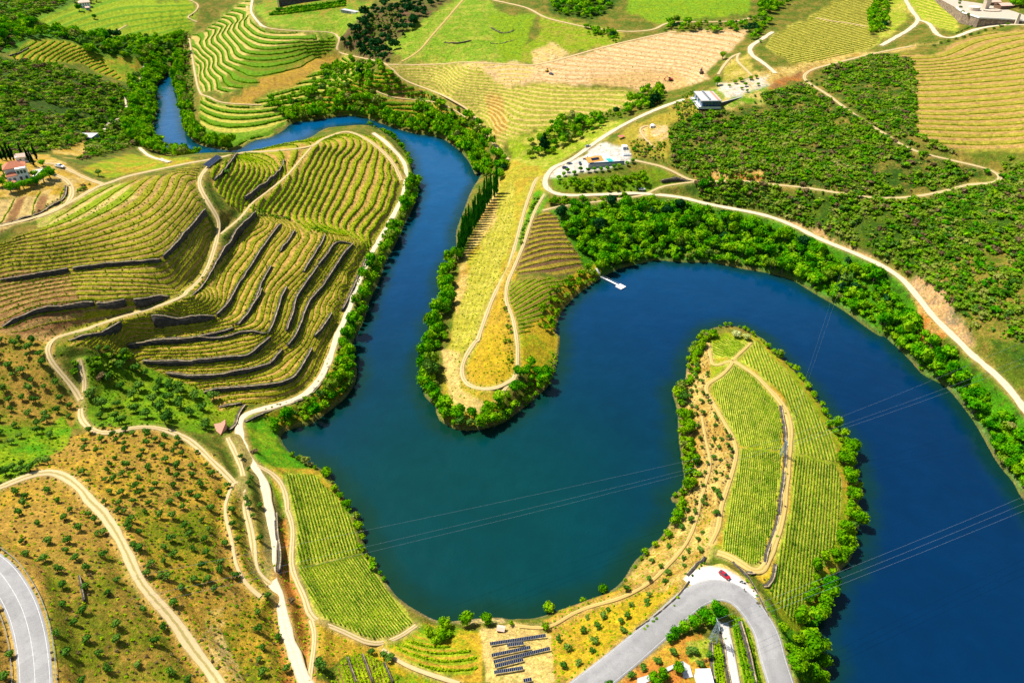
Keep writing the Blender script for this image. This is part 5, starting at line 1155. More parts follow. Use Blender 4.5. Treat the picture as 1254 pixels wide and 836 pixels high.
score = np.array([len(r[0]) for r in ROWS])/dd; order = np.argsort(-score)
DARK = {'round_hill', 'round_hill_foot', 'wooded_terraces', 'lane_plot', 'outer_plot', 'outer_plot_low', 'inner_plot', 'lower_plot', 'tip_plot', 'bay_plot', 'bay_plot_low', 'striped_patch'}
def row_mesh(c, sz, dist, straight):
    hgt, wid = sz; n_per = 10 if dist < 330 else 7; n = len(c)
    d = np.gradient(c, axis=0); nn = np.stack([-d[:, 1], d[:, 0]], 1)/np.maximum(np.hypot(*d.T), 1e-6)[:, None]
    z = samp(HT, c[:, 0], c[:, 1]); lump = .55+.9*np.interp(np.arange(n), np.arange(0, n+3, 2), rng.random(len(range(0, n+3, 2))))
    gap = (rng.random(n) > .06)
    # woody core strip
    w = wid*.34*lump; h = hgt*.72*lump
    prof_ = [(-w, 0*h-.1), (-w*.8, h*.7), (0*w, h), (w*.8, h*.7), (w, 0*h-.1)]
    V0 = np.stack([np.column_stack([c+nn*a[:, None], z+b]) for a, b in prof_], 1).reshape(-1, 3); b0 = np.arange(n-1)*5; Q0 = np.concatenate([np.stack([b0+i, b0+5+i, b0+6+i, b0+1+i], 1) for i in range(4)])
    m = n*n_per; k = np.repeat(np.arange(n), n_per); k = k[gap[k]]; m = len(k)
    off = (rng.random(m)-.5)*2; pos = c[k]+nn[k]*(off*wid*.55*lump[k])[:, None]+d[k]*(rng.random(m)-.5)[:, None]
    zz = z[k]+hgt*lump[k]*(.25+.85*rng.random(m))*(1-.35*off**2)
    P_ = np.column_stack([pos, zz]); nr = np.column_stack([nn[k]*off[:, None], np.full(m, .7)])+rng.normal(size=(m, 3))*.45; nr /= np.linalg.norm(nr, axis=1)[:, None]
    a = np.cross(nr, rng.normal(size=(m, 3))); a /= np.linalg.norm(a, axis=1)[:, None]; b = np.cross(nr, a); s = (.2+.16*rng.random((m, 1)))*(wid/.6)**.9
    q = np.stack([P_-a*s-b*s*.4, P_+a*s*.2-b*s, P_+a*s+b*s*.5, P_-a*s*.3+b*s], 1).reshape(-1, 3)
    return np.vstack([V0, q]), np.vstack([Q0, np.arange(m*4).reshape(-1, 4)+len(V0)])
rv, rf, rm_ = [], [], []; k = 0
for o_, i in enumerate(order):
    c, lab, sz, nm = ROWS[i]; v, q = row_mesh(c, sz, dd[i], False); mt = 'vinedark' if nm in DARK else 'vinegold' if nm in ('hill_west', 'hill_south', 'east_field', 'upper_field', 'dark_plot') else 'vine'
    if o_ < 300:
        me = raw_mesh('vine_row', v, [q], [MAT[mt]]); tag(link('vine_row', me), lab, 'vine row', 'vine rows of the '+nm.replace('_', ' '))
    else: rv.append(v); rf.append(q+k); rm_.append(np.full(len(q), ['vine', 'vinedark', 'vinegold'].index(mt))); k += len(v)
if rv:
    me = raw_mesh('vineyard_rows', np.concatenate(rv), [np.concatenate(rf)], [MAT['vine'], MAT['vinedark'], MAT['vinegold']], fmat=np.concatenate(rm_)); tag(link('vineyard_rows', me), 'shorter and farther vine rows across the terraces', None, None, 'stuff')
# ------------------------------------------------------------------ built things
class MB:
    def __init__(s): s.v = []; s.f = []; s.m = []; s.n = 0
    def add(s, v, f, m=0):
        v = np.asarray(v, float); s.v.append(v)
        for q in f: s.f.append([i+s.n for i in q]); s.m.append(m)
        s.n += len(v); return s
    def box(s, x0, x1, y0, y1, z0, z1, m=0):
        v = [(x, y, z) for z in (z0, z1) for y in (y0, y1) for x in (x0, x1)]
        return s.add(v, [(0, 2, 3, 1), (4, 5, 7, 6), (0, 1, 5, 4), (2, 6, 7, 3), (0, 4, 6, 2), (1, 3, 7, 5)], m)
    def prism(s, poly, z0, z1, m=0):
        n = len(poly); v = [(p[0], p[1], z0) for p in poly]+[(p[0], p[1], z1) for p in poly]
        return s.add(v, [tuple(range(n))[::-1], tuple(range(n, 2*n))]+[(i, (i+1) % n, (i+1) % n+n, i+n) for i in range(n)], m)
    def gable(s, x0, x1, y0, y1, z0, h, t=.18, ov=.4, m=0):      # ridge along x
        x0 -= ov; x1 += ov; ym = (y0+y1)/2; sl = h/(ym-y0); y0 -= ov; y1 += ov; za = z0-ov*sl
        p = [(y0, za), (ym, z0+h), (y1, za), (y1, za+t), (ym, z0+h+t), (y0, za+t)]
        v = [(x0, a, b) for a, b in p]+[(x1, a, b) for a, b in p]; n = 6
        return s.add(v, [(0, 1, 4, 5), (1, 2, 3, 4), (11, 10, 7, 6), (10, 9, 8, 7)]+[(i, i+6, (i+1) % 6+6, (i+1) % 6) for i in range(6)], m)
    def hip(s, x0, x1, y0, y1, z0, h, ov=.5, m=0):
        x0 -= ov; x1 += ov; y0 -= ov; y1 += ov; w = (y1-y0)/2; ym = (y0+y1)/2; a = min(w, (x1-x0)/2-.2)
        v = [(x0, y0, z0), (x1, y0, z0), (x1, y1, z0), (x0, y1, z0), (x0+a, ym, z0+h), (x1-a, ym, z0+h), (x0, y0, z0-.15), (x1, y0, z0-.15), (x1, y1, z0-.15), (x0, y1, z0-.15)]
        return s.add(v, [(0, 1, 5, 4), (2, 3, 4, 5), (1, 2, 5), (3, 0, 4), (6, 7, 1, 0), (7, 8, 2, 1), (8, 9, 3, 2), (9, 6, 0, 3), (9, 8, 7, 6)], m)
    def tube(s, p0, p1, r0, r1=None, k=6, m=0):
        r1 = r0 if r1 is None else r1; p0 = np.array(p0, float); p1 = np.array(p1, float); d = p1-p0; d /= max(np.linalg.norm(d), 1e-9)
        a = np.cross(d, [0, 0, 1.] if abs(d[2]) < .9 else [1., 0, 0]); a /= np.linalg.norm(a); b = np.cross(d, a); t = np.arange(k)*2*np.pi/k
        ring = np.cos(t)[:, None]*a+np.sin(t)[:, None]*b
        return s.add(np.vstack([p0+ring*r0, p1+ring*r1]), [(i, (i+1) % k, (i+1) % k+k, i+k) for i in range(k)]+[tuple(range(k))[::-1], tuple(range(k, 2*k))], m)
    def build(s, name, mats, parent=None, smooth=False):
        me = bpy.data.meshes.new(name); me.from_pydata(np.concatenate(s.v).tolist(), [], s.f)
        for m in (mats if isinstance(mats, (list, tuple)) else [mats]): me.materials.append(m)
        me.polygons.foreach_set('material_index', s.m); me.update()
        if smooth: me.polygons.foreach_set('use_smooth', [True]*len(me.polygons))
        return link(name, me, parent)
def thing(name, label, cat, px=None, py=None, to=None, group=None, dz=0, xy=None):
    if xy is None: a, b = ground(px, py, HT); a, b = a[0], b[0]
    else: a, b = xy
    e = bpy.data.objects.new(name, None); COL.objects.link(e); e.location = (a, b, float(samp(HT, a, b))+dz)
    if to is not None:
        c, d = ground(to[0], to[1], HT); e.rotation_euler = (0, 0, math.atan2(d[0]-b, c[0]-a)); e['_len'] = math.hypot(c[0]-a, d[0]-b)
    tag(e, label, cat, group); return e
def lenof(e): v = e['_len']; del e['_len']; return v
M = dict(white=simple('white_render', (.78, .77, .74), .8, .06), cream=simple('cream_render', (.62, .52, .38), .85, .12), tile=simple('clay_tiles', (.50, .17, .085), .85, .3, 2.5),
 orange=simple('orange_tiles', (.62, .30, .06), .8, .2, 2.5), glass=simple('window_glass', (.02, .04, .07), .12, .1, spec=.8), bluewall=simple('blue_panel', (.04, .13, .25), .4, .15), steel=simple('steel', (.45, .47, .47), .4, .1, metal=.6),
 dark=simple('dark_metal', (.03, .03, .035), .5, .2), pale=simple('pale_roof', (.42, .41, .39), .7, .12), pool=simple('pool_water', (.01, .36, .30), .08, .05, spec=.8), wood=simple('brown_wood', (.16, .09, .05), .9, .3),
 panel=simple('solar_cell', (.006, .009, .025), .15, .3, spec=.8), red=simple('red_paint', (.42, .012, .02), .25, .05, spec=.7), yellow=simple('yellow_paint', (.6, .38, .03), .4, .1), rubber=simple('rubber', (.02, .02, .02), .8, .1),
 pink=simple('pink_tiles', (.60, .40, .30), .85, .2, 2.), terracotta=simple('terracotta_paving', (.50, .22, .14), .85, .15, 2.), grey=simple('grey_cladding', (.30, .31, .32), .7, .12), brick=stone_mat('slate_masonry', (.10, .085, .075), (.05, .045, .045)),
 estone=stone_mat('schist_masonry', (.30, .22, .15), (.18, .13, .10)), wire=simple('wire', (.30, .38, .42), .35, .05, metal=.3), carpaint=simple('white_paint', (.75, .76, .77), .3, .04, spec=.6), darkpaint=simple('dark_blue_paint', (.02, .04, .09), .3, .05, spec=.6), lamp=simple('headlight', (.8, .8, .75), .2, .02))
# --- vehicles
def car(px, py, to, paint, label, cat='car', name='parked_car', group=None, L=4.3):
    e = thing(name, label, cat, px, py, to, group, dz=.22); 
    if '_len' in e: del e['_len']
    k = L/4.3
    def loft(secs, mat, nm, par):
        b = MB(); n = len(secs); V_ = []
        for x, w, z0, z1, r in secs: V_ += [(x, -w, z0), (x, -w, z1-r), (x, -w+r, z1), (x, w-r, z1), (x, w, z1-r), (x, w, z0)]
        F_ = [tuple(range(6)), tuple(range(6*n-6, 6*n))[::-1]]
        for i in range(n-1):
            for j in range(6): F_.append((6*i+j, 6*i+6+j, 6*i+6+(j+1) % 6, 6*i+(j+1) % 6))
        b.add(np.array(V_)*k, F_); return b.build(nm, mat, par)
    loft([(-2.15, .72, .4, .72, .1), (-2.0, .84, .28, .88, .12), (-1.2, .88, .25, .95, .12), (.6, .88, .25, .93, .12), (1.4, .86, .25, .84, .12), (2.0, .8, .28, .72, .12), (2.15, .66, .38, .6, .08)], paint, 'body', e)
    g = loft([(-1.75, .68, .85, .95, .04), (-1.15, .66, .9, 1.36, .1), (.15, .66, .9, 1.4, .1), (1.0, .68, .85, .93, .03)], M['glass'], 'cabin', e)
    b = MB(); b.box(-1.05*k, .1*k, -.56*k, .56*k, 1.385*k, 1.43*k); b.build('roof', paint, e)
    for sx in (-1.3, 1.32):
        for sy in (-.8, .8):
            b = MB(); b.tube((sx*k, (sy-.1)*k, .32*k), (sx*k, (sy+.1)*k, .32*k), .33*k, k=12); wl = b.build('wheel', M['rubber'], e)
            b = MB(); s_ = 1 if sy > 0 else -1; b.tube((sx*k, (sy+.1*s_)*k, .32*k), (sx*k, (sy+.125*s_)*k, .32*k), .2*k, k=8); b.build('rim', M['steel'], wl)
    for sy in (-.6, .6): b = MB(); b.box(2.06*k, 2.17*k, (sy-.14)*k, (sy+.14)*k, .5*k, .62*k); b.build('headlight', M['lamp'], e)
    return e
def zoomxy(ox, oy, s): return lambda x, y: (ox+x/s, oy+y/s)
z6 = zoomxy(840, 670, 8.36)
a_ = z6(352, 262); b_ = z6(430, 322); car((a_[0]+b_[0])/2, (a_[1]+b_[1])/2, b_, M['red'], 'red car parked on the pale gravel of the pull-off at the road bend', L=3.8)
car(786, 233, (792, 233.3), M['carpaint'], 'white car on the gravel road at the junction below the pool house')
z1 = zoomxy(670, 150, 7.81)
for (x, y), (c, d), pt, lb in (((170, 440), (210, 435), 'darkpaint', 'dark car parked at the left end of the white yard'), ((315, 400), (322, 420), 'darkpaint', 'dark car parked in the white yard near the house corner'), ((215, 402), (250, 398), 'darkpaint', 'dark car parked beside the bush in the white yard'), ((390, 235), (425, 225), 'grey', 'grey car parked on the lane behind the orange-roofed house')):
    car(*z1(x, y), z1(c, d), M[pt], lb, group='cars in the white yard')
car(675, 91.5, (680, 92.4), M['darkpaint'], 'dark blue pickup standing on the sandy field')
def machine(px, py, to, mat, label, sc=1.):
    e = thing('tracked_digger', label, 'digger', px, py, to); del e['_len']; s = sc
    for sy in (-1, 1): b = MB(); b.box(-1.7*s, 1.7*s, (sy*1.1-.3)*s, (sy*1.1+.3)*s, 0, .8*s); b.build('track', M['rubber'], e)
    b = MB(); b.box(-1.7*s, 1.2*s, -1.1*s, 1.1*s, .85*s, 1.9*s); b.build('body', mat, e)
    b = MB(); b.box(.1*s, 1.4*s, .1*s, 1.1*s, 1.9*s, 3*s); b.build('cab', M['glass'], e)
    b = MB(); b.tube((1.2*s, -.4*s, 1.6*s), (3.4*s, -.4*s, 3.8*s), .22*s); b.tube((3.4*s, -.4*s, 3.8*s), (4.8*s, -.4*s, 1.4*s), .18*s); b.box(4.4*s, 5.2*s, -.9*s, .1*s, .4*s, 1.4*s); b.build('boom', mat, e)
machine(670, 87.8, (672, 87), M['yellow'], 'small yellow digger beside the pickup on the sandy field', .8)
machine(821, 99, (815, 99), M['red'], 'red-brown digger at the right end of the fresh furrow', 1.)
machine(859, 90, (857, 84), M['wood'], 'brown digger on the earth bank at the right end of the sandy field', 1.1)
# --- motorcycle and post beside the bend
e = thing('motorcycle', 'small white and black motorcycle standing beside the kerb of the bend', 'motorcycle', *z6(578, 365), z6(604, 372)); del e['_len']
for x in (-.7, .7):
    b = MB(); b.tube((x, -.07, .33), (x, .07, .33), .33, k=12); b.build('wheel', M['rubber'], e)
b = MB(); b.box(-.5, .4, -.16, .16, .45, .85); b.tube((.7, 0, .33), (.45, 0, 1.0), .05); b.build('frame', M['carpaint'], e); b = MB(); b.box(-.75, .1, -.18, .18, .85, .98); b.build('seat', M['dark'], e); b = MB(); b.tube((.45, -.38, 1.05), (.45, .38, 1.05), .03); b.build('handlebar', M['dark'], e)
e = thing('wooden_post', 'short leaning brown post beside the kerb near the motorcycle', 'post', *z6(600, 448)); b = MB(); b.tube((0, 0, -.2), (-.25, .1, 1.5), .1, .08); b.build('shaft', M['wood'], e); b = MB(); b.box(-.55, .1, 0, .12, 1.1, 1.3); b.build('crossbar', M['wood'], e)
# --- houses
def windows(e, xs, z0, z1, y, w, mat=None, dirn=-1, nm='window', frame=True):
    for x in xs:
        b = MB(); b.box(x-w/2-.08, x+w/2+.08, y-.05 if dirn < 0 else y-.02, y+.02 if dirn < 0 else y+.05, z0-.08, z1+.08); f = b.build(nm, M['pale'], e)
        b = MB(); b.box(x-w/2, x+w/2, y-.07 if dirn < 0 else y+.05, y-.05 if dirn < 0 else y+.07, z0, z1); b.build('pane', mat or M['glass'], f)
e = thing('villa', 'white house with an orange tiled roof and dark solar panel beside the green pool', 'house', *z1(392, 425), z1(535, 382)); L = lenof(e); W = 8.5
b = MB(); b.box(0, L, 0, W, -1.5, 3.0); b.build('wall', M['white'], e); b = MB(); b.gable(0, L, 0, W, 3.0, 1.7, m=0); rf = b.build('roof', M['orange'], e)
b = MB(); yy = W/2; sl = 1.7/(W/2)
v = [(L*.28, .9, 3.0+.9*sl+.24), (L*.8, .9, 3.0+.9*sl+.24), (L*.8, 3.0, 3.0+3.0*sl+.24), (L*.28, 3.0, 3.0+3.0*sl+.24)]; v += [(a, c, d+.08) for a, c, d in v]
b.add(v, [(3, 2, 1, 0), (4, 5, 6, 7), (0, 1, 5, 4), (1, 2, 6, 5), (2, 3, 7, 6), (3, 0, 4, 7)]); b.build('solar_panel', M['panel'], e)
windows(e, [L*.15, L*.35, L*.55, L*.75, L*.92], .4, 2.3, 0, 1.3)
b = MB(); b.box(-.2, L+.2, -2.0, -.12, 2.5, 2.62); [b.tube((x, -1.9, -1), (x, -1.9, 2.5), .08) for x in np.linspace(0, L, 6)]; b.build('porch', M['white'], e)
b = MB(); b.box(L*.12, L*.12+.7, W*.6, W*.6+.7, 3.5, 5.6); b.build('chimney', M['white'], rf)
def slab(name, pts, thick, mat, label=None, cat=None, kind=None, zmode='max', top=None, group=None):
    q = [ground(a, b, HT) for a, b in pts]; q = [(a[0], b[0]) for a, b in q]; ar = sum(q[i][0]*q[(i+1) % len(q)][1]-q[(i+1) % len(q)][0]*q[i][1] for i in range(len(q)))
    if ar < 0: q = q[::-1]
    zs = [float(samp(HT, *p)) for p in q]; zt = (max(zs) if zmode == 'max' else sum(zs)/len(zs))+.12 if top is None else top; b = MB(); b.prism(q, min(min(zs), zt)-thick, zt); o = b.build(name, mat); return tag(o, label, cat, group, kind), q, zt
CONC = RM['concrete']
yd, q, zyard = slab('pool_terrace', [z1(395, 440), z1(735, 398), z1(640, 340), z1(540, 290), z1(500, 310), z1(470, 400)], 1.5, simple('white_paving', (.5, .47, .42), .8, .15), 'white paved terrace around the green swimming pool', 'terrace', zmode='max')
pts = [ground(*z1(*p), HT) for p in ((550, 362), (602, 350), (642, 384), (590, 397))]; q = [(a[0], b[0]) for a, b in pts]; q = q[::-1] if sum(q[i][0]*q[(i+1) % 4][1]-q[(i+1) % 4][0]*q[i][1] for i in range(4)) < 0 else q
e = bpy.data.objects.new('swimming_pool', None); COL.objects.link(e); tag(e, 'small green swimming pool beside the orange-roofed white house', 'swimming pool'); c = np.mean(q, 0); b = MB(); b.prism([tuple(c+(np.array(p)-c)*1.12) for p in q], zyard-.4, zyard+.1); b.build('pool_rim', M['white'], e); b = MB(); b.prism(q, zyard-.3, zyard+.15); b.build('pool_water', M['pool'], e)
e = thing('terrace_wall', 'long blue-tinted glass and white wall along the front of the pool terrace', 'wall', *z1(400, 442), z1(738, 396)); L = lenof(e); dzw = zyard-e.location.z
b = MB(); b.box(0, L, -.25, .1, -2.5, dzw+.1); b.build('base_wall', M['pale'], e); b = MB(); b.box(0, L, -.2, -.12, dzw+.1, dzw+1.1); b.build('glass_screen', M['bluewall'], e)
e = thing('cabin', 'small white cabin beside a tree right of the pool terrace', 'cabin', *z1(722, 262), z1(765, 256)); L = lenof(e); b = MB(); b.box(0, L, 0, 3.4, -.5, 2.2); b.build('wall', M['white'], e); b = MB(); b.box(-.2, L+.2, -.2, 3.6, 2.2, 2.35); b.build('roof', M['white'], e); windows(e, [L/2], .6, 1.6, 0, 1.2)
e = thing('water_tank', 'low white rectangular tank below the small white cabin', 'tank', *z1(728, 325), z1(803, 318)); L = lenof(e); b = MB(); b.box(0, L, 0, 2.6, -1, 1.1); b.build('tank_wall', M['white'], e); b = MB(); b.box(.25, L-.25, .25, 2.35, 1.1, 1.15); b.build('cover', M['grey'], e)
e = thing('awning', 'flat pinkish-red awning on the yellow slope above the pool house', 'awning', *z1(690, 170), z1(745, 150)); L = lenof(e); b = MB(); b.box(0, L, 0, 3.2, 2.1, 2.2); b.build('roof', simple('red_sheet', (.55, .13, .1), .7, .1), e)
for x, y in ((.1, .1), (L-.1, .1), (.1, 3.1), (L-.1, 3.1)): b = MB(); b.tube((x, y, -.3), (x, y, 2.1), .07); b.build('leg', M['steel'], e)
e = thing('white_hut', 'tiny white domed hut on the ringed sandy mound', 'hut', *z1(985, 55), z1(1015, 55)); L = lenof(e); b = MB(); b.tube((L/2, 1.6, -.3), (L/2, 1.6, 2.0), 1.8, 1.75, 12); b.build('wall', M['white'], e); b = MB(); b.tube((L/2, 1.6, 2.0), (L/2, 1.6, 3.0), 1.9, .3, 12); b.build('roof', M['carpaint'], e); b = MB(); b.box(L/2-.4, L/2+.4, -.22, -.1, -.2, 1.6); b.build('door', M['dark'], e)
# utility poles
for px, py, lb in ((672, 235, 'slender pole at the left turn of the gravel loop'), (725, 235.5, 'slender pole in the middle of the gravel road below the pool house'), (778, 234, 'slender pole left of the white car on the gravel road')):
    e = thing('utility_pole', lb, 'pole', px, py, group='poles along the gravel road'); b = MB(); b.tube((0, 1.5, -.3), (0, 1.5, 7), .14, .09); b.build('shaft', M['steel'], e); b = MB(); b.box(-.5, .5, 1.45, 1.55, 6.5, 6.62); b.build('crossarm', M['steel'], e)
# hotel
z2 = zoomxy(830, 70, 7.81)
e = thing('hotel', 'modern flat-roofed hotel of glass and pale slabs above the scrub', 'hotel', *z2(200, 515), z2(402, 492)); L = lenof(e); c, d = ground(*z2(125, 375), HT); D_ = min(math.hypot(c[0]-e.location.x, d[0]-e.location.y), 24)
b = MB(); b.box(.6, L-.3, .8, D_, -6, 1.9); b.build('basement', M['dark'], e)
b = MB(); b.box(-.8, L+.4, -1.2, D_+1, 1.9, 2.5); b.build('terrace_slab', M['white'], e)
b = MB(); b.box(2.0, L, .8, D_-.5, 2.5, 6.6); b.build('wall', M['bluewall'], e)
b = MB(); b.box(1.3, L+.6, .2, D_+.2, 6.6, 7.2); rf = b.build('roof', M['pale'], e)
for i, y in enumerate(np.linspace(2, D_-3, 7)): b = MB(); b.box(L*.45, L*.45+1.2, y, y+1.2, 7.2, 8.2); b.build('roof_unit', M['grey'], rf)
b = MB(); b.box(L-2.2, L-.6, 1, D_-1, 7.2, 7.5); b.build('roof_strip', M['terracotta'], rf)
for i, x in enumerate(np.linspace(2.6, L-1.2, 6)): b = MB(); b.box(x, x+(L-3)/7, .7, .78, 2.9, 6.2); b.build('window', M['glass'], e)
for i, y in enumerate(np.linspace(2, D_-4, 6)): b = MB(); b.box(1.9, 1.98, y, y+2, 2.9, 6.2); b.build('window', M['pale'] if i % 2 else M['glass'], e)
b = MB(); b.box(-.75, -.65, -1.1, D_+.8, 2.5, 3.4); b.box(-.6, L+.3, -1.15, -1.08, 2.5, 3.4); b.build('balustrade', M['steel'], e)
e = thing('retaining_wall', 'dark straight retaining wall right of the hotel under the forecourt', 'wall', *z2(410, 470), z2(612, 385)); L = lenof(e); b = MB(); b.box(0, L, 0, .6, -1, 2.6); b.build('wall_face', M['brick'], e); b = MB(); b.box(0, L, -.05, .7, 2.6, 2.75); b.build('coping', M['pale'], e)
# olives in the paved forecourt lane
for i, t in enumerate(np.linspace(0, 1, 26)):
    for side, lb in ((0, 'small olive in the lower row along the white hotel lane'), (1, 'small olive in the upper row along the white hotel lane')):
        px = 925+t*155+(i % 3)*.5; py = (118 if side else 127)-t*(42 if side else 47)+rng.uniform(-.6, .6)
        x, y = ground(px, py); plant('olive_tree', 'shrub', 'olive', x[0], y[0], rng.uniform(2, 3), 2.2, lb, 'olive tree', 'olives along the hotel lane', parts=False)
for px, py, d in ((900, 103, 4), (893, 107, 3), (907, 100, 4.5), (913, 106, 4), (919, 98, 4), (926, 96, 3.5), (908, 110, 3), (915, 113, 3), (928, 105, 3)):
    one('round_tree', 'tree', 'orchard', px, py, d, d*.8, 'round green tree planted in the pale hotel forecourt', 'tree', 'forecourt trees of the hotel')
# farmhouse
z4 = zoomxy(0, 150, 7.81)
e = thing('farmhouse', 'blue-white farmhouse with red clay roofs among cypresses and round trees', 'farmhouse', *z4(90, 590), z4(305, 574)); L = lenof(e); e.scale = (1, 1, 1.3)
b = MB(); b.box(L*.5, L, 0, 9, -1, 5.2); b.box(0, L*.5, 3.2, 9, -1, 5.2); b.build('wall', M['white'], e)
b = MB(); b.hip(0, L, 2.6, 9, 5.2, 1.9); rf = b.build('roof', M['tile'], e); b = MB(); b.box(L*.7, L*.7+.8, 6.6, 7.4, 5.5, 8); b.build('chimney', M['white'], rf)
b = MB(); b.box(0, L*.5, 0, 3.2, -1, 2.9); b.build('wing_wall', M['white'], e); b = MB(); b.hip(0, L*.5, 0, 3.6, 2.9, 1.1, .3); b.build('wing_roof', M['tile'], e)
windows(e, [L*.12, L*.32], .8, 2., 0, 1.1); windows(e, [L*.6, L*.75, L*.9], 3.2, 4.4, 0, 1.); windows(e, [L*.62, L*.88], .6, 2., 0, 1.)
e = thing('farm_annex', 'low red-roofed annex in front of the farmhouse', 'annex', *z4(62, 640), z4(170, 632)); L = lenof(e); b = MB(); b.box(0, L, 0, 3.6, -.8, 2.2); b.build('wall', M['white'], e); b = MB(); b.hip(0, L, 0, 3.6, 2.2, .9, .3); b.build('roof', M['tile'], e); windows(e, [L*.3, L*.7], .7, 1.6, 0, .8)
e = thing('farm_barn', 'pale pinkish-roofed barn behind the farmhouse', 'barn', *z4(165, 385), z4(300, 378)); L = lenof(e); b = MB(); b.box(0, L, 0, 5, -.8, 2.8); b.build('wall', M['white'], e); b = MB(); b.gable(0, L, 0, 5, 2.8, 1.1); b.build('roof', M['pink'], e); windows(e, [L*.3, L*.7], .7, 1.8, 0, .9)
slab('farmyard', [z4(310, 460), z4(430, 450), z4(440, 500), z4(380, 550), z4(310, 520)], .5, simple('pale_yard', (.6, .55, .48), .9, .1), kind='structure', zmode='max')
car(*z4(580, 432), z4(610, 440), M['carpaint'], 'white van parked on the farm track junction', 'van', 'parked_van', L=5.2)
# long shed by the wood
e = thing('shed', 'long shed with a grey-white roof and blue side walls beside the left wood', 'shed', *z4(888, 186), z4(968, 192)); L = lenof(e); b = MB(); b.box(0, L, 0, 17, -1, 3); b.build('wall', M['bluewall'], e)
b = MB(); b.gable(0, L, 0, 17, 3, .01, m=0, ov=.3); b.build('roof', M['pale'], e); windows(e, [L*.25, L*.7], .6, 2, 0, 1.3)
# panel rack by the ridge track
z8 = zoomxy(240, 180, 6.97)
def solar(px, to, label, deep=2.2, tilt=.9, h0=.5, group=None):
    e = thing('solar_panel_row', label, 'solar panels', px[0], px[1], to, group); L = lenof(e); cx_, cy_ = ground(*to, HT); dz_ = float(samp(HT, cx_[0], cy_[0]))-e.location.z; e.rotation_euler = (0, -math.atan2(dz_, L), e.rotation_euler[2]); e.location.z += .25; n = max(2, int(L/(.55*deep)))
    c = math.cos(R(28)); s_ = math.sin(R(28)); b = MB()
    v = [(0, 0, h0), (L, 0, h0), (L, deep*c, h0+deep*s_), (0, deep*c, h0+deep*s_)]; v += [(x, y-.05, z+.1) for x, y, z in v]
    b.add(v, [(3, 2, 1, 0), (0, 1, 5, 4), (1, 2, 6, 5), (2, 3, 7, 6), (3, 0, 4, 7), (4, 5, 6, 7)]); b.build('frame', M['steel'], e)
    w = L/n
    for i in range(n):
        b = MB(); g = .05; x0, x1 = i*w+g, (i+1)*w-g; v = [(x0, g*c-.05, h0+.115+g*s_), (x1, g*c-.05, h0+.115+g*s_), (x1, (deep-g)*c-.05, h0+.115+(deep-g)*s_), (x0, (deep-g)*c-.05, h0+.115+(deep-g)*s_)]
        b.add(v, [(0, 1, 2, 3)]); b.build('panel', M['panel'], e)
    for i in range(0, n+1, 3): b = MB(); b.tube((min(i*w+.1, L-.1), .3, -.3), (min(i*w+.1, L-.1), .3, h0+.15), .05, k=4); b.tube((min(i*w+.1, L-.1), deep*c-.2, -.3), (min(i*w+.1, L-.1), deep*c-.2, h0+deep*s_-.1), .05, k=4); b.build('leg', M['steel'], e)
    return e
solar(z8(112, 185), z8(225, 100), 'long dark blue panel array on the ridge at the end of the farm track', 3.4, group=None)
z5 = zoomxy(580, 730, 7.84)
for (a, b2), (c, d), lb in (((160, 483), (695, 402), 'longest upper solar panel row, nearest the river'), ((325, 495), (485, 475), 'short second solar panel row with a brownish end'), ((178, 594), (550, 515), 'third solar panel row, of medium length'), ((196, 656), (738, 526), 'long fourth solar panel row reaching furthest right'), ((210, 700), (483, 631), 'fifth solar panel row, tilted across the sand'), ((202, 757), (483, 713), 'sixth solar panel row, lowest complete one on the sand'), ((485, 838), (565, 822), 'short seventh solar panel row cut by the bottom edge')):
    solar(z5(a, b2), z5(c, d), lb, .95, group='rows of solar panels on the sandy lot')
e = thing('field_hut', 'small brown-roofed hut between the trees and the solar panels', 'hut', *z5(225, 340), z5(290, 345)); L = lenof(e); b = MB(); b.box(0, L, 0, 1.7, -.4, 1.0); b.build('wall', M['wood'], e); b = MB(); b.gable(0, L, 0, 1.7, 1.0, .35, .08, .2); b.build('roof', M['pink'], e); b = MB(); b.box(L*.3, L*.7, -.05, -.01, -.3, .8); b.build('door', M['dark'], e)
# terracotta terrace at the road fork
z3 = zoomxy(240, 480, 10.45)
slab('terracotta_terrace', [z3(232, 422), z3(330, 432), z3(400, 425), z3(400, 470), z3(322, 555), z3(262, 500)], .6, M['terracotta'], 'reddish paved terrace at the fork of the white road', 'terrace')
# bottom edge: white terrace, flat roof
z7 = zoomxy(780, 750, 5.97)
slab('white_patio', [z7(170, 432), z7(230, 400), z7(330, 362), z7(385, 395), z7(410, 470), z7(340, 480), z7(330, 420), z7(280, 405), z7(210, 440)], .5, M['pale'], 'curved pale patio around a tree at the bottom edge', 'patio')
slab('white_path', [z7(0, 492), z7(120, 450), z7(140, 480), z7(0, 540)], .5, M['pale'], 'pale path leading to the curved patio at the bottom edge', 'path')
e = thing('white_building', 'white flat-roofed building cut by the bottom edge beside the green strip', 'building', *z7(450, 575), z7(552, 575)); L = lenof(e); b = MB(); b.box(0, L, 0, 4.6, -1, 2.6); b.build('wall', M['white'], e); b = MB(); b.box(-.15, L+.15, -.15, 4.75, 2.6, 2.8); b.build('roof', M['carpaint'], e); windows(e, [L*.3, L*.7], .7, 1.8, 0, .9)
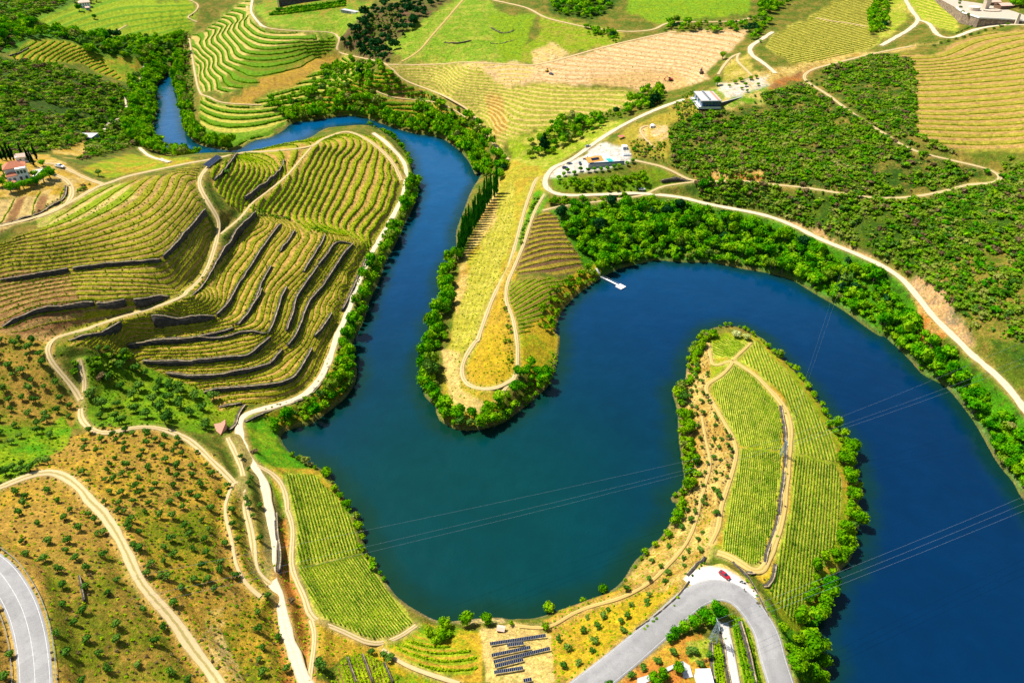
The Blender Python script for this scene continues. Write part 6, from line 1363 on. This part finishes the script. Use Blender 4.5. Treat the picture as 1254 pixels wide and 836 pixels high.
# estate at the top right corner
ze = zoomxy(1134, 0, 10.45)
def gp(p): a, b = ground(*p, HT); return (a[0], b[0])
front = [gp(ze(*p)) for p in ((345, 215), (430, 300), (520, 322), (640, 352), (900, 325), (1130, 306), (1500, 300))]
zw = float(samp(HT, *front[3]))+7.2
back = [(front[-1][0]+20, front[-1][1]+60), (front[0][0]+10, front[0][1]+60)]
e = bpy.data.objects.new('estate_wall', None); COL.objects.link(e); tag(e, 'great brown masonry platform wall of the estate at the top right corner', 'retaining wall')
b = MB(); b.prism(front+back, zw-22, zw); b.build('wall_face', M['estone'], e)
b = MB(); 
for p, q_ in zip(front[:-1], front[1:]):
    d = np.array(q_)-np.array(p); d = d/np.linalg.norm(d); nn_ = np.array([-d[1], d[0]])*.35; b.prism([tuple(np.array(p)-nn_), tuple(np.array(q_)-nn_), tuple(np.array(q_)+nn_), tuple(np.array(p)+nn_)], zw+.02, zw+1.0)
b.build('parapet', M['white'], e)
c = np.mean(front+back, 0); b = MB(); b.prism([tuple(c+(np.array(p)-c)*.97) for p in front+back], zw-.3, zw+.03); b.build('courtyard', simple('courtyard_paving', (.44, .36, .27), .9, .2, .6), e)
def on_top(px, py, z):                   # where the survey ray meets the platform
    a, b_ = at_h(px, py, z); return float(a), float(b_)
def estate(name, label, cat, p, q_): 
    a = on_top(*ze(*p), zw); b_ = on_top(*ze(*q_), zw); e = bpy.data.objects.new(name, None); COL.objects.link(e); e.location = (a[0], a[1], zw+.03); e.rotation_euler = (0, 0, math.atan2(b_[1]-a[1], b_[0]-a[0])); tag(e, label, cat); return e, math.hypot(b_[0]-a[0], b_[1]-a[1])
e, L = estate('estate_house', 'pink-roofed house at the right end of the estate platform', 'house', (950, 125), (1110, 120)); b = MB(); b.box(0, L, 0, 9, 0, 3); b.build('wall', M['wood'], e); b = MB(); b.gable(0, L, 0, 9, 3, 1.6); b.build('roof', M['pink'], e); windows(e, [L*.25, L*.7], .7, 2, 0, 1.2)
e, L = estate('estate_lodge', 'smaller pink-roofed lodge left of the other estate house', 'house', (820, 75), (950, 72)); b = MB(); b.box(0, L, 0, 8, 0, 2.8); b.build('wall', M['wood'], e); b = MB(); b.gable(0, L, 0, 8, 2.8, 1.5); b.build('roof', M['pink'], e); windows(e, [L*.25, L*.7], .7, 2, 0, 1.2)
e, L = estate('estate_tower', 'tapering beige stone tower on the estate platform', 'tower', (755, 118), (800, 116)); b = MB(); b.add([(0, 0, 0), (L, 0, 0), (L, L, 0), (0, L, 0), (-.3*L, -.1, 9), (1.2*L, -.1, 9), (1.2*L, L+.3, 9), (-.3*L, L+.3, 9)], [(3, 2, 1, 0), (4, 5, 6, 7), (0, 1, 5, 4), (1, 2, 6, 5), (2, 3, 7, 6), (3, 0, 4, 7)]); b.build('shaft', M['cream'], e); b = MB(); b.box(-.5*L, 1.4*L, -.5, L+.6, 9.02, 9.6); b.build('cap', M['tile'], e)
e, L = estate('round_pavilion', 'low round stone pavilion on the estate court', 'pavilion', (560, 140), (700, 140)); b = MB(); b.tube((L/2, 3, 0), (L/2, 3, 2.6), L/2, L/2, 18); b.build('wall', M['cream'], e); b = MB(); b.tube((L/2, 3, 2.62), (L/2, 3, 2.9), L/2*.9, L/2*.9, 18); b.build('roof', M['white'], e)
e, L = estate('oval_terrace', 'pale oval terrace with a greenish rim before the estate houses', 'terrace', (750, 150), (980, 150)); th = np.linspace(0, 2*np.pi, 21)[:-1]; b = MB(); b.prism([(L/2+L/2*math.cos(t), 2+3.2*math.sin(t)) for t in th], 0, .7); b.build('rim', M['estone'], e); b = MB(); b.prism([(L/2+L/2*.92*math.cos(t), 2+2.8*math.sin(t)) for t in th], .4, .76); b.build('floor', M['cream'], e)
e = thing('buttress', 'pale wedge-shaped buttress on the estate wall', 'buttress', *ze(1135, 310), ze(1160, 308)); L = lenof(e); b = MB(); b.add([(-.5, -2.4, -1), (2.2, -2.4, -1), (2.2, .5, -1), (-.5, .5, -1), (0, -.6, 8.4), (1.8, -.6, 8.4), (1.8, .5, 8.4), (0, .5, 8.4)], [(3, 2, 1, 0), (4, 5, 6, 7), (0, 1, 5, 4), (1, 2, 6, 5), (2, 3, 7, 6), (3, 0, 4, 7)]); b.build('masonry', M['cream'], e)
for i, (x, y) in enumerate(((430, 50), (440, 100), (460, 160), (530, 195), (430, 20))):
    a = on_top(*ze(x, y), zw); o = link('estate_bush', whole_mesh('shrub', 0, 'olive'), None, (a[0], a[1], zw-.1), i, (4, 4, 2.6)); tag(o, 'grey-green bush on the left corner of the estate court', 'bush', 'bushes on the estate court')
for i in range(9):
    one('estate_bush', 'shrub', 'olive', *ze(390+i*26, 435-i*12), 2.2, 1.8, 'small bush of the row between the two pale drives under the estate wall', 'bush', 'bushes between the estate drives', parts=False)
for i in range(11):
    one('roadside_bush', 'shrub', 'scrub', *ze(100+i*95, 590-i*27+(30 if i > 6 else 0)*0), 4, 2.8, 'dark bush on the stony bank below the estate road', 'bush', 'bushes below the estate road', parts=False)
# winery and small buildings at the top edge
zq = zoomxy(300, 0, 6.97)
e = thing('winery', 'long dark stone winery with a pale roof at the top edge', 'winery', *zq(295, 62), zq(640, 5)); L = lenof(e); b = MB(); b.box(0, L, 0, 22, -4, 7.5); b.build('wall', M['brick'], e); b = MB(); b.box(-.4, L+.4, -.4, 22.4, 7.5, 8.1); b.build('roof', M['pink'], e); windows(e, np.linspace(L*.1, L*.9, 7), 3, 4.6, 0, 1.6); b = MB(); b.box(-1.6, -.5, -.6, .8, -3, 9.4); b.build('corner_pier', M['cream'], e)
for i in range(3):
    p = gpath([zq(270-i*30, 88+i*22), zq(420-i*40, 75+i*24), zq(620, 48+i*18), zq(860, 12+i*20)], 3); p = resample(p, .8, False); v, q_ = row_mesh(p, (1.9, 2.0), 600, True); o = link('clipped_hedge', raw_mesh('clipped_hedge', v, [q_], [MAT['river']]))
    tag(o, ('top dark hedge below the winery', 'middle dark hedge below the winery', 'lowest dark hedge below the winery')[i], 'hedge', 'hedges below the winery')
e = thing('utility_building', 'small grey building with a white end on the green terrace below the winery', 'building', *zq(820, 110), zq(945, 118)); L = lenof(e); b = MB(); b.box(0, L, 0, 6, -1, 3.2); b.build('wall', M['grey'], e); b = MB(); b.box(-.2, L+.2, -.2, 6.2, 3.2, 3.4); b.build('roof', M['pale'], e); windows(e, [L*.2, L*.45], .7, 2, 0, 1.4); b = MB(); b.box(L*.7, L+.05, -.08, -.02, -.5, 3.1); b.build('door', M['white'], e)
zt = zoomxy(80, 0, 10.45)
e = thing('far_house', 'distant white house with a pinkish roof beside dark trees at the top left', 'house', *zt(190, 105), zt(330, 100)); L = lenof(e); b = MB(); b.box(0, L, 0, 12, -1, 5.6); b.build('wall', M['white'], e); b = MB(); b.hip(0, L, 0, 12, 5.6, 2.4); b.build('roof', M['pink'], e); windows(e, np.linspace(2, L-2, 4), 3, 4.6, 0, 1.2); windows(e, np.linspace(2, L-2, 4), .4, 1.9, 0, 1.2)
e = thing('far_shed', 'small pale-roofed shed in front of the distant house', 'shed', *zt(270, 135), zt(320, 135)); L = lenof(e); b = MB(); b.box(0, L, 0, 6, -1, 2.6); b.build('wall', M['grey'], e); b = MB(); b.gable(0, L, 0, 6, 2.6, 1.0); b.build('roof', M['pink'], e); windows(e, [L*.5], .7, 1.8, 0, 1)
for px, py in ((92, 3), (112, 3), (118, 1), (97, 13)): one('round_tree', 'tree', 'river', px, py, 9, 8, 'dark tree beside the distant house at the top left', 'tree', 'trees of the distant house')
# jetty
zj = zoomxy(700, 300, 10.45)
def w0(p, h=.5): a, b_ = at_h(*p, h); return np.array([float(a), float(b_)])
A0, A1 = w0(zj(365, 398)), w0(zj(612, 522)); d = A1-A0; L = np.linalg.norm(d)
e = bpy.data.objects.new('jetty', None); COL.objects.link(e); e.location = (A0[0], A0[1], .0); e.rotation_euler = (0, 0, math.atan2(d[1], d[0])); tag(e, 'white floating jetty with a square pontoon at its end', 'jetty')
b = MB(); b.box(0, L, -.6, .6, .45, .62); b.build('walkway', M['carpaint'], e)
for s_ in (-.55, .55): b = MB(); b.box(0, L, s_-.03, s_+.03, 1.45, 1.52); [b.tube((x, s_, .6), (x, s_, 1.47), .03, k=4) for x in np.arange(.2, L, 1.6)]; b.build('handrail', M['steel'], e)
b = MB(); b.box(L-1.2, L+3.0, -2.1, 2.1, .1, .55); b.build('pontoon', M['white'], e)
e = bpy.data.objects.new('gangway', None); COL.objects.link(e); p0 = w0(zj(350, 350), 2.2); p1 = w0(zj(310, 300), 3.4); b = MB(); dd_ = (p1-p0)/np.linalg.norm(p1-p0); nn_ = np.array([-dd_[1], dd_[0]])*.5
b.add([(*(A0-nn_), .5), (*(A0+nn_), .5), (*(p0+nn_), 2.2), (*(p0-nn_), 2.2), (*(p1+nn_), 3.6), (*(p1-nn_), 3.6)], [(0, 1, 2, 3), (3, 2, 4, 5)]); b.build('deck', M['carpaint'], e); b = MB(); b.tube((*(p0+nn_), 3.1), (*(p1+nn_), 4.5), .06); b.tube((*(p0+nn_), 2.2), (*(p0+nn_), 3.1), .05); b.tube((*(p1+nn_), 3.5), (*(p1+nn_), 4.5), .05); b.build('handrail', M['steel'], e); tag(e, 'white gangway coming down the bank to the jetty', 'gangway')
# --- pylons and lines
def pylon(px, py, H, W, label, arm):
    e = thing('lattice_pylon', label, 'pylon', px, py); t = W*.18
    def lerp(z): k = z/H; return W/2*(1-k)+t*k
    for sx in (-1, 1):
        for sy in (-1, 1): b = MB(); b.tube((sx*W/2, sy*W/2, -.3), (sx*t, sy*t, H), .09, .07, 4); b.build('leg', M['wire'], e)
    b = MB(); n = 6
    for i in range(n):
        z0, z1_ = H*i/n, H*(i+1)/n; a, c = lerp(z0), lerp(z1_)
        for s in (-1, 1):
            b.tube((-a, s*a, z0), (c, s*c, z1_), .045, k=4); b.tube((a, s*a, z0), (-c, s*c, z1_), .045, k=4); b.tube((s*a, -a, z0), (s*c, c, z1_), .045, k=4); b.tube((s*a, a, z0), (s*c, -c, z1_), .045, k=4)
    b.build('bracing', M['wire'], e)
    b = MB(); b.tube((0, -arm, H-.8), (0, arm, H-.8), .09, k=4); b.tube((0, -arm, H-.8), (0, 0, H-.1), .06, k=4); b.tube((0, arm, H-.8), (0, 0, H-.1), .06, k=4); b.build('crossarm', M['wire'], e)
    for y in (-arm*.95, 0, arm*.95): b = MB(); b.tube((.15, y, H-1.4), (.15, y, H-.8), .08, k=6); b.build('insulator', M['glass'], e)
    return e
py1 = pylon(958, 557, 7.5, 1.7, 'thin grey lattice pylon beside the wall in the peninsula vineyard', 1.8)
py2 = pylon(873, 785, 9.5, 2.0, 'white lattice pylon beside the dark trees inside the road bend', 2.0)
def cable(a, b_, sag, label, group, r=.028):
    a = np.array(a); b_ = np.array(b_); n = 28; v = []; f = []
    for i in range(n+1):
        t = i/n; p = a*(1-t)+b_*t; p[2] -= sag*4*t*(1-t); nx = np.array([0, 1, 0]); 
        for k in range(4): v.append(p+r*np.array([0, math.cos(k*math.pi/2), math.sin(k*math.pi/2)]))
    for i in range(n):
        for k in range(4): f.append((4*i+k, 4*i+(k+1) % 4, 4*i+4+(k+1) % 4, 4*i+4+k))
    b = MB(); b.add(v, f); o = b.build('power_cable', M['wire']); tag(o, label, 'cable', group)
P1 = np.array(py1.location); P2 = np.array(py2.location)
def far_pt(px, py, h): a, b_ = at_h(px, py, h); return (float(a), float(b_), h)
W3 = ('upper', 'middle', 'lower')
for k, (pa, pc) in enumerate((((0, 737), (1290, 402)), ((0, 768), (1290, 424)), ((0, 779), (1290, 431)), )):
    y = (1.7, -.2, -1.7)[k]; hp = (P1[0]+.15, P1[1]+y, P1[2]+7.5-(0 if k == 0 else 1.3))
    cable(hp, far_pt(*pa, 40), 2.2, f'{W3[k]} power cable crossing the bay from the vineyard pylon', 'power cables over the bay', .028)
    cable(hp, far_pt(*pc, 32), 1.5, f'{W3[k]} power cable crossing the right reach from the vineyard pylon', 'power cables over the right reach', .028)
    hp2 = (P2[0]+.15, P2[1]+y, P2[2]+8.4); cable(hp2, far_pt(1330, 575+k*9, 20), 1.5, f'{W3[k]} power cable crossing the lower right reach from the white pylon', 'power cables over the lower right reach', .026)
    if k < 2: cable((P1[0]+.15, P1[1]+y*.8, P1[2]+6.2), far_pt(1108+9*k, 92, 56), 2., ('left' if k == 0 else 'right')+' faint cable running up the river from the vineyard pylon', 'power cables up the river', .03)
# guard rail of the left road
rd = road_w[0]; p, z = rd[3], rd[4]; d = np.gradient(p, axis=0); nn_ = np.stack([-d[:, 1], d[:, 0]], 1)/np.hypot(*d.T)[:, None]
for sgn, lb in ((1, 'thin steel guard rail along the outer edge of the left asphalt road'), (-1, 'thin steel guard rail along the inner edge of the left asphalt road')):
    q = p+nn_*sgn*4.25; e = bpy.data.objects.new('guard_rail', None); COL.objects.link(e); tag(e, lb, 'guard rail'); b = MB()
    for i in range(len(q)-1): b.tube((*q[i], z[i]+.75), (*q[i+1], z[i+1]+.75), .07, k=4)
    b.build('rail', M['steel'], e)
    for i in range(0, len(q), 3): b = MB(); b.box(q[i][0]-.06, q[i][0]+.06, q[i][1]-.06, q[i][1]+.06, z[i]-.6, z[i]+.7); b.build('post', M['steel'], e)
